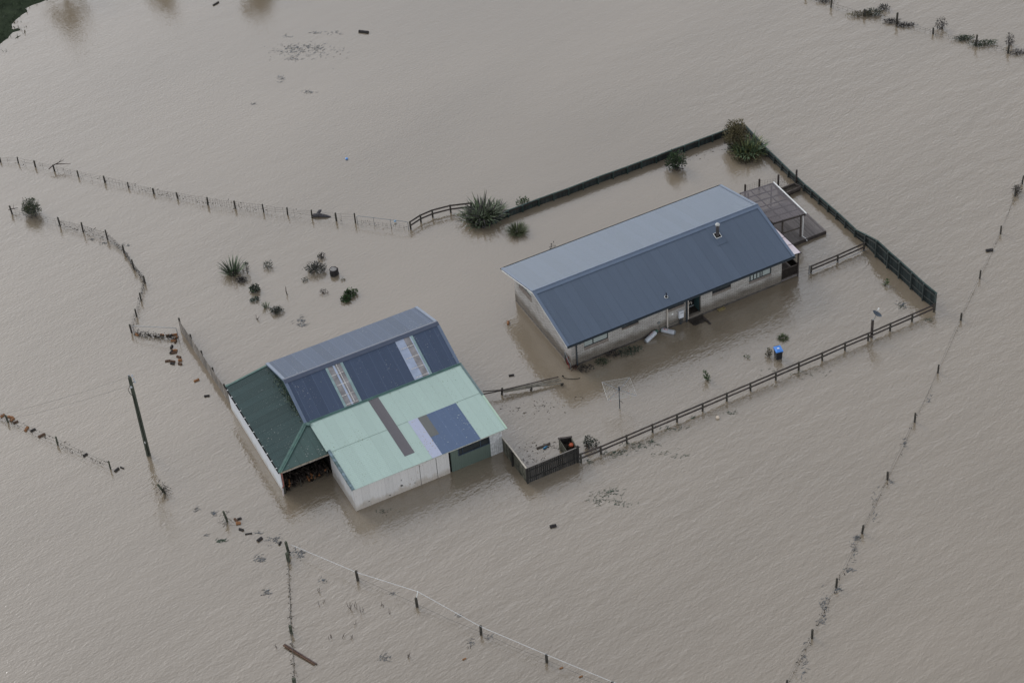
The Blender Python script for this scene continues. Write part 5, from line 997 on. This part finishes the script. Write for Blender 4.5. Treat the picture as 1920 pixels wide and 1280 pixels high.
gas('silver gas bottle floating level with its green valve end toward the house', (1265, 623.5), (1238, 617.5), .13, .16)
# steps and boards in front of the entry
sp = thing('entry_steps', 'dark wooden entry steps just awash in front of the house door', 'steps', G(1310, 601))
c = [G(1292, 601.5, .05), G(1316, 590, .05), G(1326, 599, .05), G(1302, 609, .05)]
for k in range(5): t = k / 4; mb = MB(); mb.bar(c[0].lerp(c[3], t), c[1].lerp(c[2], t), .16, .05); mb.build('tread', mat('wet_dark_board', (.04, .034, .03), .4, .4, .3, 4), sp, world=True)
for p, q in ((0, 3), (1, 2)): mb = MB(); mb.bar(c[p] - Vector((0, 0, .08)), c[q] - Vector((0, 0, .08)), .06, .12); mb.build('stringer', M_RAIL, sp, world=True)
mb = MB(); a, b = G(1318, 594.5, .06), G(1332.5, 607.5, .04); mb.bar(Vector((0, 0, .06)), b - a, .14, .05); o = mb.build('floating_board', M_RAIL); o.location = a; tag(o, 'dark board floating at the right of the entry steps', 'board')
mb = MB(); a, b = G(1328, 583.5, .06), G(1341.5, 578.5, .06); mb.tube([Vector((0, 0, 0)), b - a], .045, 8); o = mb.build('floating_pipe', M_WHITE); o.location = a; tag(o, 'short white pipe floating against the wall right of the entry', 'pipe')
mb = MB()
for k in range(5): mb.bar((-.3, -.12 + .06 * k, .05), (.3, -.12 + .06 * k, .05), .03, .03)
mb.bar((-.28, -.15, .085), (-.28, .15, .085), .03, .03); mb.bar((.28, -.15, .085), (.28, .15, .085), .03, .03); simple('floating_crate', mb, mat('straw_yellow_plastic', (.3, .24, .11), .6), (1352.5, 580), 'flat yellowish slatted crate floating beside the house wall', 'crate', 0, (0, 0, .4))
# tubular frame at the house corner
tf_ = thing('tubular_frame', 'half sunk grey tubular frame with red bars leaning at the house corner', 'metal frame', G(1065, 684))
a0, b0 = G(1059, 676) - tf_.location, G(1070, 692) - tf_.location
mb = MB(); mb.tube([a0 + Vector((0, 0, -.3)), a0 + Vector((0, 0, .75)), a0 + Vector((.03, 0, .9)), b0 + Vector((-.12, .1, .72)), b0 + Vector((-.03, .03, .6)), b0 + Vector((0, 0, .45)), b0 + Vector((0, 0, -.3))], .028, 6); mb.build('hoop', M_STEEL, tf_)
mb = MB(); m0 = a0.lerp(b0, .45); mb.tube([m0 + Vector((0, 0, -.2)), m0 + Vector((-.03, .05, .55)), m0 + Vector((.15, 0, .75))], .035, 6); mb.tube([m0 + Vector((-.03, .05, .55)), b0 + Vector((-.08, .05, .1))], .03, 6); mb.build('red_bar', mat('faded_red_paint', (.2, .035, .035), .5, .3, .2), tf_)
mb = MB(); mb.prism([a0 + Vector((.05, .02, -.2)), a0 + Vector((.05, .02, .75)), m0 + Vector((-.05, .06, .5)), m0 + Vector((-.05, .06, -.2))], (.02, .02, 0)); mb.build('dark_panel', M_BLACK, tf_)
for k, m in ((0, M_DRYLEAF),): 
    bush('drowned_weed', 'reddish dark weeds drowned at the very corner of the house', (1074, 690), .35, .25, .15, 60, mat('reddish_weed', (.06, .03, .025), .8, .2, .3, island=.4), 'drowned weeds along the house wall', clumps=4, stems=2, cat='weeds')
mb = MB(); mb.tube([(-.35, .3, .1), (-.3, .1, .06), (0, 0, .04), (.5, -.08, .03), (.9, -.02, .02)], .02, 5); mb.tube([(-.42, .3, .12), (-.3, .22, .1)], .05, 6); simple('garden_hose', mb, M_BLACK, (1065, 710.5), 'short dark hose floating just off the house corner', 'hose')
# pen contents
mb = MB(); mb.bar((-.5, -.2, .06), (.5, .2, .06), .14, .05); simple('floating_stick', mb, M_TIMBER, (1018.8, 836.3), 'grey stick of wood floating inside the paling pen', 'stick')
mb = MB(); mb.lathe((-.2, 0, .06), [(.02, 0), (.07, .04), (.08, .25), (.03, .36), (.03, .42)], 8, Vector((.8, .6, 0))); simple('floating_bottle', mb, mat('blue_plastic', (.02, .16, .3), .3, .5), (1023.8, 841.8), 'small blue plastic bottle floating inside the paling pen', 'bottle')
mb = MB(); mb.lathe((0, 0, -.05), [(.02, 0), (.1, .03), (.14, .1), (.12, .18), (.03, .23)], 12); o = simple('floating_ball', mb, mat('cream_ball', (.6, .5, .4), .5, .4, .15), (1345.5, 783.5), 'small pale ball floating outside the long rail fence', 'ball'); 
mb = MB(); mb.lathe((0, 0, 0), [(.05, 0), (.13, .02), (.12, .1), (.03, .14)], 8); simple('plastic_disc', mb, mat('sky_blue_plastic', (.1, .25, .55), .4), (650, 298.5), 'tiny blue plastic disc floating far out in the upper water', 'lid')
mb = MB(); mb.lathe((0, 0, 0), [(.05, 0), (.11, .02), (.1, .1), (.03, .14)], 8); simple('plastic_disc', mb, mat('pale_blue_plastic', (.2, .4, .6), .4), (741, 417), 'tiny pale blue lid caught under the thin steel gate', 'lid', .1)

# firewood in the open bay of the shed
fw = thing('firewood_heap', 'heap of split firewood stacked behind stakes in the open shed bay', 'firewood heap', (-11.911, 102.924, 0), STH)
mb = MB(); rf = random.Random(3)
def billet(mb, x, y, z, ln, r, az, tl):
    d = Vector((math.cos(az), math.sin(az), tl)).normalized(); mb.tube([Vector((x, y, z)) - d * ln / 2, Vector((x, y, z)) + d * ln / 2], r, 5)
for i in range(330):
    x = rf.uniform(-3.55, -.2); y = 4.42 + rf.random() ** 1.5 * 1.3; top = .78 - .06 * (x + 2.4) + .12 * math.sin(x * 3) + rf.random() * .1
    billet(mb, x, y, rf.random() ** .6 * top, rf.uniform(.28, .42), rf.uniform(.05, .085), 1.57 + rf.gauss(0, .35), rf.gauss(0, .15))
mb.build('billets', mat('bay_shaded_billet', (.032, .024, .02), .85, .2, .4, 6, island=.6), fw)['kind'] = 'stuff'  # billets darkened: the shade inside the bay is put into their colour
for i in range(9):
    x = rf.choice((-3.1, -2.0, -1.75, -1.5, -1.1, -.95, -.3)) + rf.gauss(0, .12); top = .8 - .06 * (x + 2.4); mb = MB(); billet(mb, x, 4.38, rf.choice((.3, .5, .75, .85)) * top + .08, .36, .075, 1.4 + rf.gauss(0, .5), rf.gauss(0, .2)); mb.build('orange_billet', mat('dull_orange_billet', (.16, .07, .03), .85, .2, .3, 8, island=.2), fw)

# ------------------------------------------------------------------ drowned grass, floating scum
def weedpatch(mb, px, rx, ry, n, ln=.25, wd=.03, z=.012):
    for i in range(n):
        q = G(px[0] + rng.gauss(0, rx * .5), px[1] + rng.gauss(0, ry * .5)); a = rng.gauss(.55, .6); d = Vector((math.cos(a), math.sin(a), rng.uniform(-.02, .06)))
        q.z = z + rng.random() * .012; side = d.cross(Vector((0, 0, 1))); mb.blade(q, d, ln * rng.uniform(.4, 1.2), wd * rng.uniform(.6, 1.4), .02, 2, side)
mb = MB()
for c in [((568, 90), 50, 7, 90), ((575, 100), 60, 14, 70), ((540, 98), 30, 3, 25), ((592, 62), 14, 3, 16), ((537, 70), 8, 3, 10), ((550, 112), 12, 3, 18), ((626, 63), 12, 4, 12), ((526, 148), 10, 6, 22), ((578, 173), 12, 3, 18), ((475, 197), 5, 4, 6), ((561, 600), 8, 9, 22), ((566, 610), 12, 4, 24)]: weedpatch(mb, *c, ln=.4)
for c in [((67, 452), 0, 0, 0), ((168, 450), 5, 3, 10), ((193, 458), 6, 3, 12), ((235, 461), 8, 3, 12), ((368, 955), 6, 4, 12), ((398, 964), 8, 5, 20), ((483, 1000), 6, 4, 12), ((510, 1014), 18, 8, 36), ((486, 1048), 10, 7, 34), ((497, 1111), 7, 6, 24), ((385, 1003), 4, 3, 6), ((605, 1088), 8, 6, 16), ((720, 1235), 14, 6, 26), ((735, 1113), 8, 4, 10), ((880, 1205), 6, 10, 14), ((918, 1195), 10, 5, 12), ((857, 1155), 10, 5, 8), ((556, 1035), 16, 8, 30), ((562, 1040), 10, 10, 20), ((1690, 572), 8, 6, 30)]: weedpatch(mb, *c, ln=.3)
for c in [((1742, 745), 5, 18, 10), ((1695, 830), 5, 20, 18), ((1640, 945), 6, 40, 20), ((1600, 1030), 6, 22, 26), ((1605, 1008), 6, 6, 22), ((1590, 1070), 8, 6, 20), ((1545, 1135), 9, 28, 50), ((1538, 1168), 6, 5, 12), ((1572, 1106), 8, 6, 20), ((1506, 1235), 6, 32, 30), ((1668, 905), 5, 6, 10)]: weedpatch(mb, *c, ln=.3)
tag(mb.build('drowned_weed_patches', M_TINTWEED), 'patches of weed painted grey blue as if seen through the flood surface', 'drowned weed', kind='stuff')
mb = MB()
for c in [((1140, 925), 26, 14, 60), ((1165, 945), 20, 6, 30), ((1120, 938), 18, 10, 30), ((1370, 775), 12, 4, 20), ((1195, 835), 34, 7, 60), ((1262, 803), 30, 6, 30), ((1150, 850), 30, 6, 60), ((1220, 829), 8, 4, 16), ((1298, 783), 6, 4, 14), ((413, 1014), 9, 4, 40), ((1275, 855), 20, 5, 12), ((1740, 600), 10, 5, 16), ((1240, 850), 25, 8, 12), ((1690, 575), 10, 6, 16), ((720, 958), 16, 6, 20), ((1490, 700), 60, 9, 30), ((1105, 865), 12, 4, 20)]: weedpatch(mb, *c, ln=.3)
tag(mb.build('drowned_grass', M_GRASSG), 'drowned dark green grass showing through the flood outside the rail fence', 'drowned grass', kind='stuff')
mb = MB()
for px, rx, ry, n in [((965, 770), 24, 14, 26), ((1018, 760), 26, 12, 36), ((1000, 845), 34, 16, 30), ((1035, 835), 26, 6, 36), ((990, 862), 14, 8, 20), ((1022, 862), 16, 5, 14), ((560, 92), 46, 9, 30), ((1080, 745), 10, 6, 8), ((1340, 280), 20, 6, 10), ((1305, 295), 24, 5, 10), ((1075, 672), 30, 14, 10)]:
    for i in range(n): q = G(px + 0 if 0 else px[0] + rng.gauss(0, rx * .6), px[1] + rng.gauss(0, ry * .6)); q.z = .01; mb.leaf(q, rng.uniform(.06, .2), rng.uniform(.03, .09), (rng.gauss(0, 1), rng.gauss(0, 1), .02))
tag(mb.build('floating_scum', M_DEBRIS), 'specks of dark floating debris inside the paling pen and around it', 'floating debris', kind='stuff')

# ------------------------------------------------------------------ grass bank in the top left corner
mb = MB(); nx, ny = 40, 40; o0 = G(-260, 40); vs = []
edge = [G(-40, 108), G(3, 90), G(26, 70), G(36, 45), G(46, 18), G(75, 4), G(95, -30), G(150, -120)]
def side_of(p):
    best = -9
    dmin = 1e9
    for a, b in zip(edge[:-1], edge[1:]):
        ab = b - a; t = max(0, min(1, (p - a).dot(ab) / ab.dot(ab))); q = a + ab * t; d = (p - q).length
        if d < dmin: dmin = d; s = (ab.x * (p.y - a.y) - ab.y * (p.x - a.x)); best = d if s > 0 else -d
    return best
X0, X1, Y0, Y1 = edge[0].x - 30, edge[-1].x + 8, edge[0].y - 6, edge[-1].y + 30; nx = 90; ny = 90
from mathutils import noise as mn
for j in range(ny + 1):
    for i in range(nx + 1):
        x = X0 + (X1 - X0) * i / nx; y = Y0 + (Y1 - Y0) * j / ny; d = side_of(Vector((x, y, 0))); d += 1.2 * mn.noise(Vector((x * .5, y * .5, 0))) + .8 * mn.noise(Vector((x * 1.6, y * 1.6, 3)))
        vs.append((x, y, max(-.6, min(.9, d * .12)) + .05 * mn.noise(Vector((x, y, 9)))))
mb.add(vs, [(j * (nx + 1) + i, j * (nx + 1) + i + 1, (j + 1) * (nx + 1) + i + 1, (j + 1) * (nx + 1) + i) for j in range(ny) for i in range(nx)])
tag(mb.build('grass_bank', mat('dark_wet_pasture', (.03, .042, .022), .9, .1, .4, 1.2, col2=(.018, .026, .014)), smooth=True), 'dark green grassy bank rising from the flood in the top left corner', 'bank', kind='structure')
gb = MB()
for i in range(7000):
    x = rng.uniform(X0 + 8, X1 - 5); y = rng.uniform(Y0 + 4, Y0 + (Y1 - Y0) * .62); d = side_of(Vector((x, y, 0))) + 1.2 * mn.noise(Vector((x * .5, y * .5, 0))) + .8 * mn.noise(Vector((x * 1.6, y * 1.6, 3)))
    if d < -.25: continue
    gb.blade((x, y, max(0, min(.9, d * .12)) - .02), (rng.gauss(0, .5), rng.gauss(0, .5), 1), rng.uniform(.15, .4), .06, .8, 3)
tag(gb.build('bank_grass', M_GRASSG if 0 else leafm('pasture_blade', (.035, .055, .022), .5, (.02, .032, .015))), 'long dark green grass covering the bank in the top left corner', 'grass', kind='stuff')

# trees on higher ground past the top of the picture, seen as reflections in the water
def far_tree(px, h, r, label, n=1300):
    g = G(*px); t = thing('far_tree', label, 'tree', g, 0, 'trees past the top of the picture'); mb = MB(); mb.tube([(0, 0, -.5), (.1, 0, h * .4), (0, .1, h * .85)], [.22, .15, .04], 7)
    cl_ = []
    for k in range(16):
        a = rng.uniform(0, 6.28); z = h * rng.uniform(.3, .95); rr = r * math.sin(math.pi * (z / h)) ** .7 * rng.random() ** .5; c = Vector((rr * math.cos(a), rr * math.sin(a), z)); cl_.append(c); mb.tube([(0, 0, z * .7), c], [.07, .02], 5)
    mb.build('trunk', M_TRUNK, t); cr = MB()
    for i in range(n): c = rng.choice(cl_); cr.leaf(c + Vector((rng.gauss(0, r * .25), rng.gauss(0, r * .25), rng.gauss(0, h * .06))), rng.uniform(.2, .45), .16)
    cr.build('crown', M_OLIVE, t)
far_tree((478, -42), 4.2, 1.7, 'olive tree whose top mirrors brown at the top of the picture')
far_tree((300, -60), 4.6, 1.6, 'tree left of the mirrored olive tree, past the top edge')
far_tree((112, -40), 6.6, 2.0, 'tall tree on the grassy bank past the top left corner')
